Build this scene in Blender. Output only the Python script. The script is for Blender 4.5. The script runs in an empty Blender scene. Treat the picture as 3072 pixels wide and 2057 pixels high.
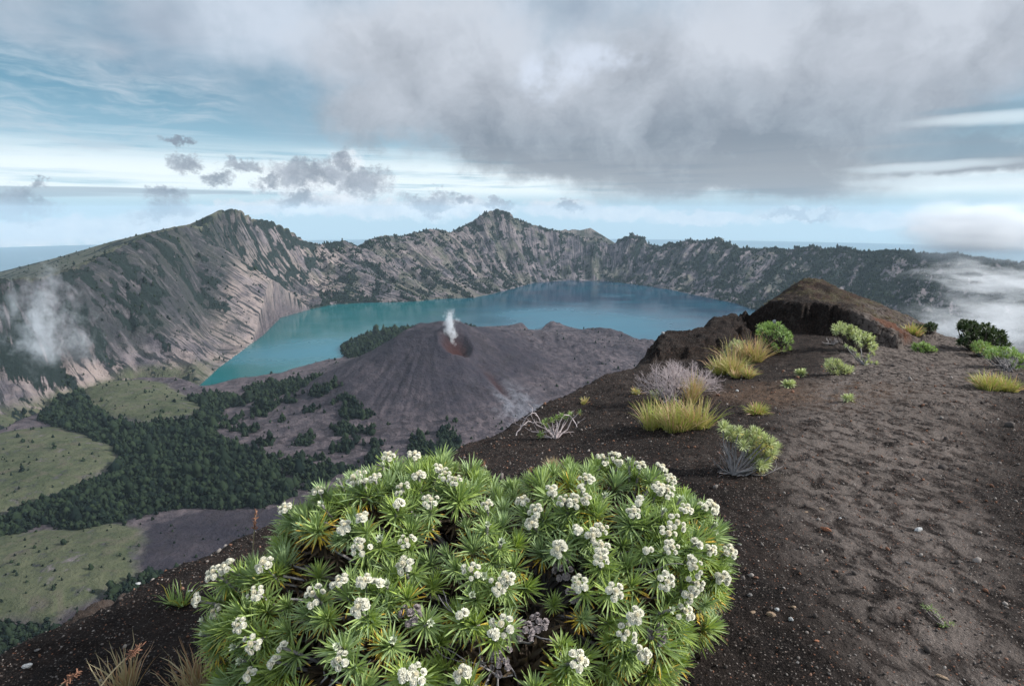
import bpy, bmesh, math, random
import numpy as np
from mathutils import Vector, Matrix, Euler

# ---------------------------------------------------------------- camera, sky, sun
scene = bpy.context.scene
COL = scene.collection
CAM_Z = 1.6
FPX = 569.0                      # focal length in picture pixels (1024 wide): a 20 mm lens
PITCH = math.radians(12.92)      # looking down from the crater rim
cam_data = bpy.data.cameras.new("camera")
cam_data.sensor_width = 36.0
cam_data.lens = 36.0 * FPX / 1024.0
cam_data.clip_start = 0.05
cam_data.clip_end = 400000.0
cam = bpy.data.objects.new("camera", cam_data)
COL.objects.link(cam)
cam.location = (0, 0, CAM_Z)
cam.rotation_euler = (math.pi / 2 - PITCH, 0, 0)
scene.camera = cam

scene.view_settings.view_transform = 'Standard'
scene.view_settings.look = 'None'
scene.view_settings.gamma = 1.0
scene.view_settings.exposure = 0.36
scene.cycles.use_denoising = True
scene.cycles.max_bounces = 6
scene.cycles.diffuse_bounces = 2
scene.cycles.glossy_bounces = 2
scene.cycles.transparent_max_bounces = 8
scene.cycles.volume_bounces = 2
scene.cycles.volume_max_steps = 128

SUN_AZ, SUN_EL = math.radians(92), math.radians(30)    # azimuth from the view axis (+Y) towards +X
SUN_DIR = Vector((math.sin(SUN_AZ) * math.cos(SUN_EL), math.cos(SUN_AZ) * math.cos(SUN_EL), math.sin(SUN_EL)))
sun_data = bpy.data.lights.new("sun", 'SUN')
sun_data.energy = 5.0
sun_data.angle = math.radians(4.0)
sun_data.color = (1.0, 0.965, 0.91)
sun = bpy.data.objects.new("sun", sun_data)
COL.objects.link(sun)
sun.rotation_euler = (-SUN_DIR).to_track_quat('-Z', 'Y').to_euler()

def pdir(px, py):
    """direction of a picture point, scaled so that its y component is 1"""
    u, v = (px - 512.0) / FPX, (342.5 - py) / FPX
    c, s = math.cos(PITCH), math.sin(PITCH)
    y, z = c + v * s, -s + v * c
    return u / y, z / y
def at(px, py, depth):
    a, b = pdir(px, py)
    return (a * depth, depth, CAM_Z + b * depth)
def on_level(px, py, z):
    a, b = pdir(px, py)
    Y = (z - CAM_Z) / b
    return (a * Y, Y, z)
def azel(px, py):
    a, b = pdir(px, py)
    return math.degrees(math.atan2(a, 1.0)), math.degrees(math.atan2(b, math.hypot(a, 1.0)))
def lin(r, g, b):
    f = lambda c: (c / 255.0 / 12.92) if c <= 10 else ((c / 255.0 + 0.055) / 1.055) ** 2.4
    return (f(r), f(g), f(b), 1.0)

class NT:
    """small helper to write node trees as expressions"""
    def __init__(s, tree):
        s.t = tree; s.L = tree.links
    def node(s, kind, **kw):
        n = s.t.nodes.new(kind)
        for k, v in kw.items(): setattr(n, k, v)
        return n
    def put(s, sock, v):
        if v is None: return
        if hasattr(v, 'is_output'): s.L.new(v, sock)
        elif isinstance(v, (tuple, list)) and len(v) == 3 and sock.type == 'RGBA': sock.default_value = (*v, 1)
        else: sock.default_value = v
    def m(s, op, a, b=None, c=None, clamp=False):
        n = s.node('ShaderNodeMath', operation=op, use_clamp=clamp)
        for i, v in enumerate((a, b, c)): s.put(n.inputs[i], v)
        return n.outputs[0]
    def vm(s, op, a, b=None, c=None, scale=None):
        n = s.node('ShaderNodeVectorMath', operation=op)
        for i, v in enumerate((a, b, c)): s.put(n.inputs[i], v)
        if scale is not None: s.put(n.inputs['Scale'], scale)
        return n.outputs['Value'] if op in ('DOT_PRODUCT', 'LENGTH', 'DISTANCE') else n.outputs[0]
    def mix(s, fac, a, b, blend='MIX'):
        n = s.node('ShaderNodeMix', data_type='RGBA', blend_type=blend)
        n.clamp_factor = True
        s.put(n.inputs[0], fac); s.put(n.inputs[6], a); s.put(n.inputs[7], b)
        return n.outputs[2]
    def noise(s, vec, scale, detail=4, rough=0.5, dist=0.0, col=False, norm=True):
        n = s.node('ShaderNodeTexNoise')
        n.normalize = norm
        s.put(n.inputs['Vector'], vec); s.put(n.inputs['Scale'], scale); s.put(n.inputs['Detail'], detail)
        s.put(n.inputs['Roughness'], rough); s.put(n.inputs['Distortion'], dist)
        return n.outputs['Color'] if col else n.outputs[0]
    def voronoi(s, vec, scale, feature='F1', out=0):
        n = s.node('ShaderNodeTexVoronoi', feature=feature)
        s.put(n.inputs['Vector'], vec); s.put(n.inputs['Scale'], scale)
        return n.outputs[out]
    def step(s, v, lo, hi):
        n = s.node('ShaderNodeMapRange', interpolation_type='SMOOTHSTEP')
        s.put(n.inputs[0], v); s.put(n.inputs[1], lo); s.put(n.inputs[2], hi)
        return n.outputs[0]
    def remap(s, v, lo, hi, a, b):
        n = s.node('ShaderNodeMapRange')
        s.put(n.inputs[0], v); s.put(n.inputs[1], lo); s.put(n.inputs[2], hi); s.put(n.inputs[3], a); s.put(n.inputs[4], b)
        return n.outputs[0]
    def attr(s, name, out=2):
        n = s.node('ShaderNodeAttribute', attribute_name=name)
        return n.outputs[out]
    def xyz(s, x, y, z):
        n = s.node('ShaderNodeCombineXYZ')
        s.put(n.inputs[0], x); s.put(n.inputs[1], y); s.put(n.inputs[2], z)
        return n.outputs[0]
    def sep(s, v):
        n = s.node('ShaderNodeSeparateXYZ'); s.put(n.inputs[0], v)
        return n.outputs

# ---- the sky: daylight sky texture under layers of cloud, all by direction (azimuth, elevation in degrees)
world = bpy.data.worlds.new("World")
scene.world = world
world.use_nodes = True
wt = NT(world.node_tree)
world.node_tree.nodes.clear()
sky = wt.node('ShaderNodeTexSky', sky_type='NISHITA')
sky.sun_disc = False
sky.sun_elevation = SUN_EL
sky.sun_rotation = SUN_AZ
sky.altitude = 2800
sky.air_density = 1.0
sky.dust_density = 1.2
sky.ozone_density = 2.0
geo = wt.node('ShaderNodeTexCoord')
D = wt.vm('NORMALIZE', geo.outputs['Generated'])
dx, dy, dz = wt.sep(D)
PHI = wt.m('MULTIPLY', wt.m('ARCTAN2', dx, dy), 57.2958)
EL = wt.m('MULTIPLY', wt.m('ARCSINE', dz), 57.2958)
P2 = wt.xyz(PHI, EL, 0.0)
def warped(scale, amp, stretch=(1, 1, 1), detail=3, rough=0.55):
    q = wt.vm('MULTIPLY', P2, stretch)
    n = wt.noise(q, scale, detail, rough, col=True)
    o = wt.vm('SUBTRACT', n, (0.5, 0.5, 0.5))
    return wt.vm('ADD', P2, wt.vm('SCALE', o, scale=amp))
def field(p, ells):
    """max over ellipses (px, py, half width, half height in picture pixels [, tilt]) of 1 - r^2"""
    acc = None
    for e in ells:
        px, py, w, h = e[:4]
        c = azel(px, py)
        k = 5.95 / 1.0
        deg = 57.2958 / FPX * 0.93
        sx, sy = 1 / (w * deg), 1 / (h * deg)
        q = wt.vm('MULTIPLY', wt.vm('SUBTRACT', p, (c[0], c[1], 0)), (sx, sy, 0))
        f = wt.m('SUBTRACT', 1.0, wt.vm('DOT_PRODUCT', q, q))
        acc = f if acc is None else wt.m('MAXIMUM', acc, f)
    return acc

base = wt.vm('SCALE', sky.outputs[0], scale=0.075)
base = wt.mix(1.0, base, (0.62, 0.98, 1.02, 1), 'MULTIPLY')
# blue of the open sky: deeper above 6 degrees, paling towards the horizon
blue = wt.mix(wt.step(EL, 2.0, 13.0), lin(172, 205, 222), lin(88, 142, 168))
blue = wt.mix(wt.step(EL, 2.0, 0.4), blue, lin(178, 204, 220))
cur = wt.mix(0.8, base, blue)
# bright streaky band near the horizon
ps = wt.vm('MULTIPLY', P2, (0.05, 0.9, 1))
st = wt.noise(ps, 1.0, 5, 0.6)
st2 = wt.noise(wt.vm('MULTIPLY', P2, (0.02, 0.55, 1)), 2.3, 4, 0.6)
bandm = wt.m('MULTIPLY', wt.step(EL, 0.6, 2.2), wt.step(EL, 6.8, 3.2))
cur = wt.mix(wt.m('MULTIPLY', bandm, wt.step(st, 0.30, 0.52)), cur, lin(236, 247, 251))
cur = wt.mix(wt.m('MULTIPLY', wt.m('MULTIPLY', wt.step(EL, 8.5, 3.5), wt.step(EL, 2.2, 4.0)), wt.m('MULTIPLY', wt.step(st2, 0.50, 0.62), 0.6)), cur, lin(205, 225, 236))
# a thin grey bar of cloud far left
barf = field(warped(0.06, 0.5, (1, 3, 1)), [(40, 189, 230, 3.2), (-150, 190, 220, 4)])
cur = wt.mix(wt.m('MULTIPLY', wt.step(barf, 0.0, 0.7), 0.75), cur, lin(150, 168, 182))
# cirrus in the blue, upper left
pc = warped(0.10, 5.0, (1, 2.4, 1), 3)
cirn = wt.noise(wt.vm('MULTIPLY', pc, (0.16, 1.1, 1)), 1.0, 6, 0.62)
cir = wt.m('MULTIPLY', wt.step(field(P2, [(128, 90, 95, 26), (60, 108, 120, 8), (30, 125, 110, 10), (60, 55, 90, 16), (30, 142, 90, 8)]), -0.5, 0.7), wt.step(cirn, 0.36, 0.78))
cur = wt.mix(wt.m('MULTIPLY', cir, 0.75), cur, lin(190, 206, 218))
# high overcast veil
vn = wt.noise(wt.vm('MULTIPLY', P2, (0.06, 0.13, 1)), 1.0, 6, 0.58, 0.4)
vline = wt.m('ADD', wt.m('MULTIPLY', wt.m('MAXIMUM', wt.m('MULTIPLY_ADD', PHI, -1.0, -16.0), 0.0), 0.20), 8.6)
veil = wt.m('ADD', wt.m('SUBTRACT', EL, vline), wt.m('MULTIPLY', wt.m('SUBTRACT', vn, 0.5), 14))
veilm = wt.step(veil, -3.2, 3.6)
vcol = wt.mix(wt.step(wt.noise(P2, 0.11, 5, 0.6), 0.35, 0.68), lin(170, 184, 199), lin(202, 212, 226))
vcol = wt.mix(wt.step(wt.noise(wt.vm('ADD', P2, (40, 9, 3)), 0.05, 4, 0.5), 0.50, 0.72), vcol, lin(150, 163, 180))
cur = wt.mix(wt.m('MULTIPLY', veilm, 0.93), cur, vcol)
# pale cumulus far away over the sea
cn = warped(0.55, 2.2, (1, 1.4, 1), 5, 0.65)
cum = wt.step(field(cn, [(330, 205, 40, 13), (375, 209, 60, 10), (560, 208, 50, 10), (620, 214, 60, 9), (700, 218, 70, 8), (250, 208, 60, 8), (100, 228, 110, 10), (30, 234, 80, 11), (180, 218, 60, 9), (460, 206, 50, 11), (800, 214, 50, 7), (900, 222, 60, 8)]), -0.2, 0.7)
cumc = wt.mix(wt.noise(P2, 0.9, 4, 0.6), lin(176, 190, 206), lin(250, 246, 244))
cur = wt.mix(wt.m('MULTIPLY', cum, 0.9), cur, cumc)
# the great grey cloud
bw = warped(0.085, 9.0, (1, 1.35, 1), 9, 0.60)
bigf = field(bw, [(430, 60, 130, 62), (400, 112, 84, 34), (500, 120, 110, 50), (640, 110, 150, 90), (760, 95, 170, 108), (560, 150, 90, 34), (690, 160, 130, 44), (770, 176, 80, 28), (850, 110, 120, 62), (900, 60, 130, 60), (960, 150, 90, 14)])
bigm = wt.step(wt.m('ADD', bigf, wt.m('MULTIPLY', wt.m('SUBTRACT', wt.noise(P2, 0.5, 7, 0.65), 0.5), 0.55)), -0.34, 0.72)
shade = wt.m('ADD', wt.m('MULTIPLY', wt.m('SUBTRACT', EL, 5.5), 0.085), wt.m('MULTIPLY', wt.m('SUBTRACT', wt.noise(bw, 0.10, 6, 0.6), 0.5), 2.3))
bigc = wt.mix(wt.m('ADD', shade, 0.12, clamp=True), lin(130, 136, 147), lin(200, 206, 216))
cur = wt.mix(wt.m('MULTIPLY', bigm, 0.86), cur, bigc)
# bright break in the cloud
hole = wt.step(field(warped(0.12, 5.0, (1, 1, 1), 5, 0.6), [(545, 78, 22, 22), (570, 62, 34, 16), (600, 58, 40, 12)]), -0.9, 1.0)
cur = wt.mix(wt.m('MULTIPLY', wt.m('MULTIPLY', hole, wt.step(wt.noise(P2, 0.22, 6, 0.6), 0.36, 0.60)), 0.75), cur, lin(212, 222, 238))
# streaks at the far right
rstr = wt.step(field(warped(0.08, 2.0, (1, 2.5, 1), 4), [(1010, 106, 60, 4.5), (1010, 134, 90, 10), (990, 150, 90, 8)]), -0.5, 1.1)
cur = wt.mix(wt.m('MULTIPLY', rstr, 0.7), cur, lin(128, 156, 174))
rbr = wt.step(field(warped(0.08, 1.6, (1, 2.5, 1), 4), [(1000, 118, 60, 6), (930, 165, 60, 4), (960, 178, 80, 5)]), -0.6, 1.1)
cur = wt.mix(wt.m('MULTIPLY', rbr, 0.75), cur, lin(214, 228, 236))
# the cover thins to bright white overhead
cur = wt.mix(wt.m('MULTIPLY', wt.step(EL, 21.0, 34.0), 0.75), cur, lin(236, 241, 250))
# small torn grey clouds in front
sw = warped(0.34, 5.4, (1, 1.1, 1), 11, 0.74)
SMALL = [(300, 177, 26, 13), (328, 172, 20, 10), (362, 181, 28, 13), (345, 160, 12, 12), (302, 200, 24, 7), (270, 182, 12, 6),
         (218, 180, 14, 7), (240, 166, 18, 6), (186, 164, 10, 7), (176, 141, 12, 4), (168, 212, 25, 8), (166, 197, 16, 8), (20, 208, 20, 11), (40, 180, 8, 4),
         (430, 200, 28, 10), (466, 198, 9, 5), (498, 203, 15, 5), (440, 208, 14, 7), (800, 214, 30, 4), (24, 198, 12, 10), (570, 207, 14, 6)]
smf = field(sw, SMALL)
smn = wt.noise(P2, 0.9, 6, 0.7)
smm = wt.step(wt.m('ADD', smf, wt.m('MULTIPLY', wt.m('SUBTRACT', smn, 0.5), 2.2)), -0.75, 1.0)
smc = wt.mix(wt.step(wt.noise(sw, 0.5, 5, 0.6), 0.3, 0.7), lin(112, 122, 138), lin(152, 160, 174))
halo = wt.step(wt.m('ADD', field(warped(0.30, 3.2, (1, 1.1, 1), 8, 0.7), [(x, y + 5, w * 1.25, h * 1.3) for x, y, w, h in SMALL[:6] + SMALL[14:18]]), wt.m('MULTIPLY', wt.m('SUBTRACT', smn, 0.5), 1.8)), -0.6, 0.9)
cur = wt.mix(wt.m('MULTIPLY', halo, 0.7), cur, lin(240, 243, 248))
cur = wt.mix(wt.m('MULTIPLY', smm, 0.85), cur, smc)
# below the horizon there is only hazy air
cur = wt.mix(wt.step(EL, -2.4, -4.5), cur, lin(140, 172, 194))
bg = wt.node('ShaderNodeBackground')
wt.put(bg.inputs[0], cur)
bg.inputs[1].default_value = 0.86
wo = wt.node('ShaderNodeOutputWorld')
wt.L.new(bg.outputs[0], wo.inputs[0])
world.cycles.sampling_method = 'MANUAL'
world.cycles.sample_map_resolution = 512

# ---------------------------------------------------------------- helpers
rng = np.random.default_rng(7)
def _hash(ix, iy, seed):
    h = (ix.astype(np.int64) * 374761393 + iy.astype(np.int64) * 668265263 + seed * 1442695041) & 0xFFFFFFFF
    h = ((h ^ (h >> 13)) * 1274126177) & 0xFFFFFFFF
    h = (h ^ (h >> 16)) & 0xFFFFFFFF
    return h / 4294967295.0
def vnoise(x, y, seed=0):
    ix, iy = np.floor(x), np.floor(y)
    fx, fy = x - ix, y - iy
    ux, uy = fx * fx * fx * (fx * (fx * 6 - 15) + 10), fy * fy * fy * (fy * (fy * 6 - 15) + 10)
    a, b = _hash(ix, iy, seed), _hash(ix + 1, iy, seed)
    c, d = _hash(ix, iy + 1, seed), _hash(ix + 1, iy + 1, seed)
    return (a * (1 - ux) + b * ux) * (1 - uy) + (c * (1 - ux) + d * ux) * uy
def fbm(x, y, octv=5, gain=0.5, seed=0):
    t, amp, tot = 0, 1.0, 0.0
    for k in range(octv):
        t = t + amp * vnoise(x + k * 17.3, y - k * 9.1, seed + k); tot += amp
        x, y, amp = x * 2.03, y * 2.03, amp * gain
    return t / tot * 2 - 1
def ridged(x, y, octv=4, gain=0.5, seed=0):
    t, amp, tot = 0, 1.0, 0.0
    for k in range(octv):
        t = t + amp * (1 - np.abs(2 * vnoise(x + k * 13.7, y + k * 5.3, seed + k) - 1)); tot += amp
        x, y, amp = x * 2.03, y * 2.03, amp * gain
    return t / tot
def sstep(v, lo, hi):
    t = np.clip((v - lo) / (hi - lo), 0, 1)
    return t * t * (3 - 2 * t)
def seg_dist(X, Y, poly, closed=True):
    """distance to a polyline"""
    best = np.full(X.shape, 1e18)
    n = len(poly)
    for i in range(n if closed else n - 1):
        ax, ay = poly[i][:2]; bx, by = poly[(i + 1) % n][:2]
        ex, ey = bx - ax, by - ay
        t = np.clip(((X - ax) * ex + (Y - ay) * ey) / (ex * ex + ey * ey + 1e-9), 0, 1)
        d = (X - ax - t * ex) ** 2 + (Y - ay - t * ey) ** 2
        best = np.minimum(best, d)
    return np.sqrt(best)
def inside(X, Y, poly):
    r = np.zeros(X.shape, bool)
    n = len(poly)
    for i in range(n):
        ax, ay = poly[i][:2]; bx, by = poly[(i + 1) % n][:2]
        if ay == by: continue
        c = ((ay > Y) != (by > Y)) & (X < (bx - ax) * (Y - ay) / (by - ay) + ax)
        r ^= c
    return r
def sdist(X, Y, poly):
    """positive inside"""
    return np.where(inside(X, Y, poly), 1, -1) * seg_dist(X, Y, poly)
def grid_mesh(name, X, Y, Z, attrs=None, smooth=True):
    nr, nc = X.shape
    me = bpy.data.meshes.new(name)
    v = np.stack([X, Y, Z], -1).reshape(-1, 3).astype(np.float32)
    me.vertices.add(len(v)); me.vertices.foreach_set('co', v.ravel())
    i = np.arange((nr - 1) * (nc - 1))
    r, c = i // (nc - 1), i % (nc - 1)
    q = np.stack([r * nc + c, r * nc + c + 1, (r + 1) * nc + c + 1, (r + 1) * nc + c], -1).astype(np.int32)
    me.loops.add(q.size); me.loops.foreach_set('vertex_index', q.ravel())
    me.polygons.add(len(q)); me.polygons.foreach_set('loop_start', np.arange(0, q.size, 4, dtype=np.int32))
    if smooth: me.polygons.foreach_set('use_smooth', np.ones(len(q), bool))
    me.update(calc_edges=True)
    for k, a in (attrs or {}).items():
        at_ = me.attributes.new(k, 'FLOAT', 'POINT')
        at_.data.foreach_set('value', a.astype(np.float32).ravel())
    return me
def tri_mesh(name, V, F, cols=None, smooth=False):
    """V (n,3), F (m,3|4) int arrays; cols: dict name -> (n,) floats"""
    me = bpy.data.meshes.new(name)
    V = np.asarray(V, np.float32); F = np.asarray(F, np.int32); k = F.shape[1]
    me.vertices.add(len(V)); me.vertices.foreach_set('co', V.ravel())
    me.loops.add(F.size); me.loops.foreach_set('vertex_index', F.ravel())
    me.polygons.add(len(F)); me.polygons.foreach_set('loop_start', np.arange(0, F.size, k, dtype=np.int32))
    if smooth: me.polygons.foreach_set('use_smooth', np.ones(len(F), bool))
    me.update(calc_edges=True)
    for nm, a in (cols or {}).items():
        at_ = me.attributes.new(nm, 'FLOAT', 'POINT')
        at_.data.foreach_set('value', np.asarray(a, np.float32))
    return me
def link(name, me, mat=None, parent=None, loc=None):
    o = bpy.data.objects.new(name, me)
    COL.objects.link(o)
    if mat is not None: me.materials.append(mat)
    if parent is not None: o.parent = parent
    if loc is not None: o.location = loc
    return o
def tag(o, label=None, cat=None, group=None, kind=None):
    if label: o['label'] = label
    if cat: o['category'] = cat
    if group: o['group'] = group
    if kind: o['kind'] = kind
    return o
def empty(name, loc, rz=0.0):
    o = bpy.data.objects.new(name, None)
    o.empty_display_size = 0.1
    COL.objects.link(o)
    o.location = loc; o.rotation_euler = (0, 0, rz)
    return o
def material(name):
    m = bpy.data.materials.new(name)
    m.use_nodes = True
    m.node_tree.nodes.clear()
    n = NT(m.node_tree)
    out = n.node('ShaderNodeOutputMaterial')
    b = n.node('ShaderNodeBsdfPrincipled')
    n.L.new(b.outputs[0], out.inputs[0])
    b.inputs['Specular IOR Level'].default_value = 0.25
    b.inputs['Roughness'].default_value = 0.9
    return m, n, b, out
def bump(n, b, h, strength, dist):
    bn = n.node('ShaderNodeBump')
    n.put(bn.inputs['Strength'], strength); n.put(bn.inputs['Distance'], dist); n.put(bn.inputs['Height'], h)
    n.L.new(bn.outputs[0], b.inputs['Normal'])
D2 = 1 / 2.287       # a view of the photo 2342 wide -> 1024 wide
def dp(*pts): return [(x * D2, y * D2) for x, y in pts]

# ---------------------------------------------------------------- the crater
LAKE = -880.0
SEA = -2750.0
rim_px = [(-420, 262, 2100), (-250, 255, 2400), (-90, 262, 2700), (0, 277, 2950), (40, 276, 3050), (75, 266, 3250), (110, 250, 3600), (150, 233, 4000), (175, 226, 4300), (190, 223.5, 4500),
          (205, 226, 4800), (214, 213, 5200), (222, 209, 5350), (232, 207.5, 5450), (241, 209, 5600), (248, 214, 5700), (254, 218, 5800), (262, 218.5, 5950), (272, 220, 6100), (287, 227, 6250), (305, 240, 6450), (320, 243, 6600),
          (343, 240, 6800), (356, 246, 6950), (372, 238, 7100), (386, 234, 7250), (400, 236, 7400), (415, 232, 7550), (430, 228.5, 7650), (440, 229, 7750),
          (450, 232, 7850), (462, 226, 7950), (472, 221, 8050), (485, 211.5, 8150), (497, 208, 8200), (508, 211, 8230), (516, 217, 8260), (530, 223, 8300), (545, 227, 8350),
          (560, 231, 8350), (572, 232, 8350), (583, 236, 8350), (600, 238, 8330), (612, 243, 8300), (620, 238, 8250), (632, 233, 8220), (642, 237, 8180), (650, 243, 8120), (660, 245, 8050),
          (670, 241, 7980), (678, 242, 7900), (690, 239, 7800), (700, 241, 7700), (712, 238.5, 7600), (719, 237, 7550), (728, 241, 7500), (742, 247, 7400),
          (760, 248, 7200), (775, 246.5, 7100), (790, 248, 7000), (812, 244.5, 6900), (826, 248, 6800), (840, 246, 6700), (856, 250, 6600), (870, 252, 6500), (885, 250, 6400), (905, 250, 6300),
          (920, 252, 6200), (940, 253, 6100), (960, 254, 6000), (990, 258, 5900), (1024, 263, 5700), (1100, 268, 5400), (1250, 275, 4700), (1500, 290, 3800)]
rim = np.array([at(*p) for p in rim_px])
spur = np.array([at(*p) for p in [(189, 223.5, 4520), (175, 226, 4650), (150, 231, 4800), (110, 241, 5100), (60, 256, 5600), (20, 266, 6200), (-40, 280, 6900), (-120, 300, 8000)]])
back = np.array([at(*p) for p in [(545, 229, 8600), (575, 228, 9000), (590, 227, 9100), (603, 235, 9200), (620, 246, 9500)]])
def resample(P, step):
    out = []
    for a, b in zip(P[:-1], P[1:]):
        n = max(1, int(np.linalg.norm((b - a)[:2]) / step))
        for k in range(n): out.append(a + (b - a) * k / n)
    out.append(P[-1])
    return np.array(out)
# shore of the lake
shore_far = dp((640, 725), (700, 708), (760, 695), (830, 691), (900, 690), (950, 688), (1000, 683), (1040, 681), (1080, 680), (1120, 672), (1170, 660), (1220, 646), (1300, 640), (1400, 643), (1480, 653),
               (1530, 661), (1580, 672), (1630, 682), (1680, 692), (1720, 706), (1760, 730), (1800, 760))
shore_near = dp((1760, 800), (1640, 800), (1560, 790), (1510, 781), (1470, 781), (1440, 770), (1420, 763), (1385, 759), (1360, 752), (1330, 755), (1300, 750), (1275, 745), (1252, 742), (1242, 748), (1232, 757), (1215, 757), (1204, 747), (1190, 744), (1150, 745), (1100, 747), (1060, 748),
                (1010, 748), (960, 745), (925, 746), (890, 752), (850, 762), (810, 772), (782, 782), (776, 792), (788, 806), (775, 818), (740, 822), (700, 832), (660, 843), (640, 851), (600, 856), (570, 860), (545, 861), (510, 870), (480, 878),
                (460, 880), (468, 868), (500, 840), (555, 800), (600, 765), (622, 745))
lake_poly = [on_level(x, y, LAKE) for x, y in shore_far + shore_near]
base_px = dp((-500, 1150), (-200, 1080), (0, 1000), (100, 950), (180, 905), (260, 880), (330, 866), (400, 866), (455, 880)) + dp((500, 840), (555, 800), (600, 765), (640, 725)) + shore_far[1:-3] + dp((1720, 706), (1830, 727), (2060, 766), (2342, 800), (2800, 870), (3600, 1000))
foot = np.array([on_level(x, y, LAKE + 3) for x, y in base_px])
foot_line = [tuple(p) for p in foot]
floor_poly = foot_line + [(2600, -300, 0), (-2600, -300, 0)]

rs = resample(rim, 60.0)
rs_s = np.concatenate([[0], np.cumsum(np.linalg.norm(np.diff(rs[:, :2], axis=0), axis=1))])
rim_closed = [tuple(p) for p in rim] + [(4500, -800, 0), (-4500, -800, 0)]

def idw(X, Y):
    shp = X.shape; X = X.ravel(); Y = Y.ravel()
    z = np.empty(len(X)); s = np.empty(len(X)); d = np.empty(len(X))
    for k in range(0, len(X), 40000):
        dx_ = X[k:k + 40000, None] - rs[None, :, 0]; dy_ = Y[k:k + 40000, None] - rs[None, :, 1]
        d2 = dx_ * dx_ + dy_ * dy_ + 150.0
        w = 1.0 / (d2 * d2 * d2)
        ws = w.sum(1)
        z[k:k + 40000] = (w * rs[None, :, 2]).sum(1) / ws
        s[k:k + 40000] = (w * rs_s[None, :]).sum(1) / ws
        d[k:k + 40000] = np.sqrt(d2.min(1))
    return z.reshape(shp), s.reshape(shp), d.reshape(shp)

cone_c = at(434, 330, 2760)          # summit of the young cone
CX, CY, CZ = cone_c[0], cone_c[1] + 60, cone_c[2] + 8
pit = at(456, 345, 2640)
gully = at(497, 372, 2450)

G_polys = [dp((190, 893), (260, 872), (330, 866), (380, 878), (430, 905), (466, 935), (440, 965), (330, 975), (260, 960), (200, 935)),
           dp((-200, 1010), (-100, 1010), (0, 1000), (80, 985), (150, 985), (215, 1005), (285, 1050), (250, 1092), (150, 1140), (0, 1190), (-200, 1240)),
           dp((-260, 1270), (0, 1232), (100, 1222), (220, 1215), (345, 1216), (345, 1250), (318, 1290), (305, 1340), (240, 1382), (110, 1455), (0, 1440), (-200, 1500))]
G_polys = [[on_level(x, y, -862) for x, y in g] for g in G_polys]
F_polys = [dp((420, 912), (470, 900), (525, 903), (560, 925), (505, 945), (488, 1000), (540, 1020), (620, 1060), (640, 1105), (680, 1140), (600, 1165), (480, 1168), (400, 1172), (300, 1197), (200, 1220), (100, 1205), (0, 1240), (-200, 1290),
              (-200, 1240), (0, 1188), (150, 1138), (250, 1090), (288, 1050), (215, 1003), (150, 985), (90, 965), (135, 905), (190, 895), (205, 935), (260, 962), (330, 977), (440, 967), (468, 935)),
           dp((778, 783), (810, 772), (850, 760), (890, 750), (940, 744), (1090, 748), (1060, 770), (800, 815), (786, 806)),
           dp((-200, 1500), (0, 1440), (110, 1458), (180, 1440), (250, 1380), (330, 1320), (400, 1330), (200, 1600), (-200, 1600)),
           dp((920, 1040), (1040, 1020), (1100, 1060), (1080, 1200), (900, 1150))]
F_polys[3] = dp((960, 1050), (1050, 1040), (1100, 1070), (1080, 1200), (940, 1150))
F_polys = [[on_level(x, y, -855) for x, y in g] for g in F_polys]
tongue = [on_level(x, y, -800)[:2] for x, y in dp((1050, 815), (1100, 850), (1160, 890), (1200, 935), (1240, 960))]
lumps = [(at(1258 * D2, 744 * D2, 4350), 130, 34), (at(1200 * D2, 746 * D2, 4380), 90, 24), (at(1370 * D2, 757 * D2, 4100), 120, 26), (at(1405 * D2, 762 * D2, 4000), 100, 22), (at(1480 * D2, 790 * D2, 3600), 200, 34),
         (at(1290 * D2, 800 * D2, 3500), 420, 50), (at(1130 * D2, 770 * D2, 3500), 500, 60), (at(1420 * D2, 850 * D2, 2700), 300, 40)]

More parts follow.
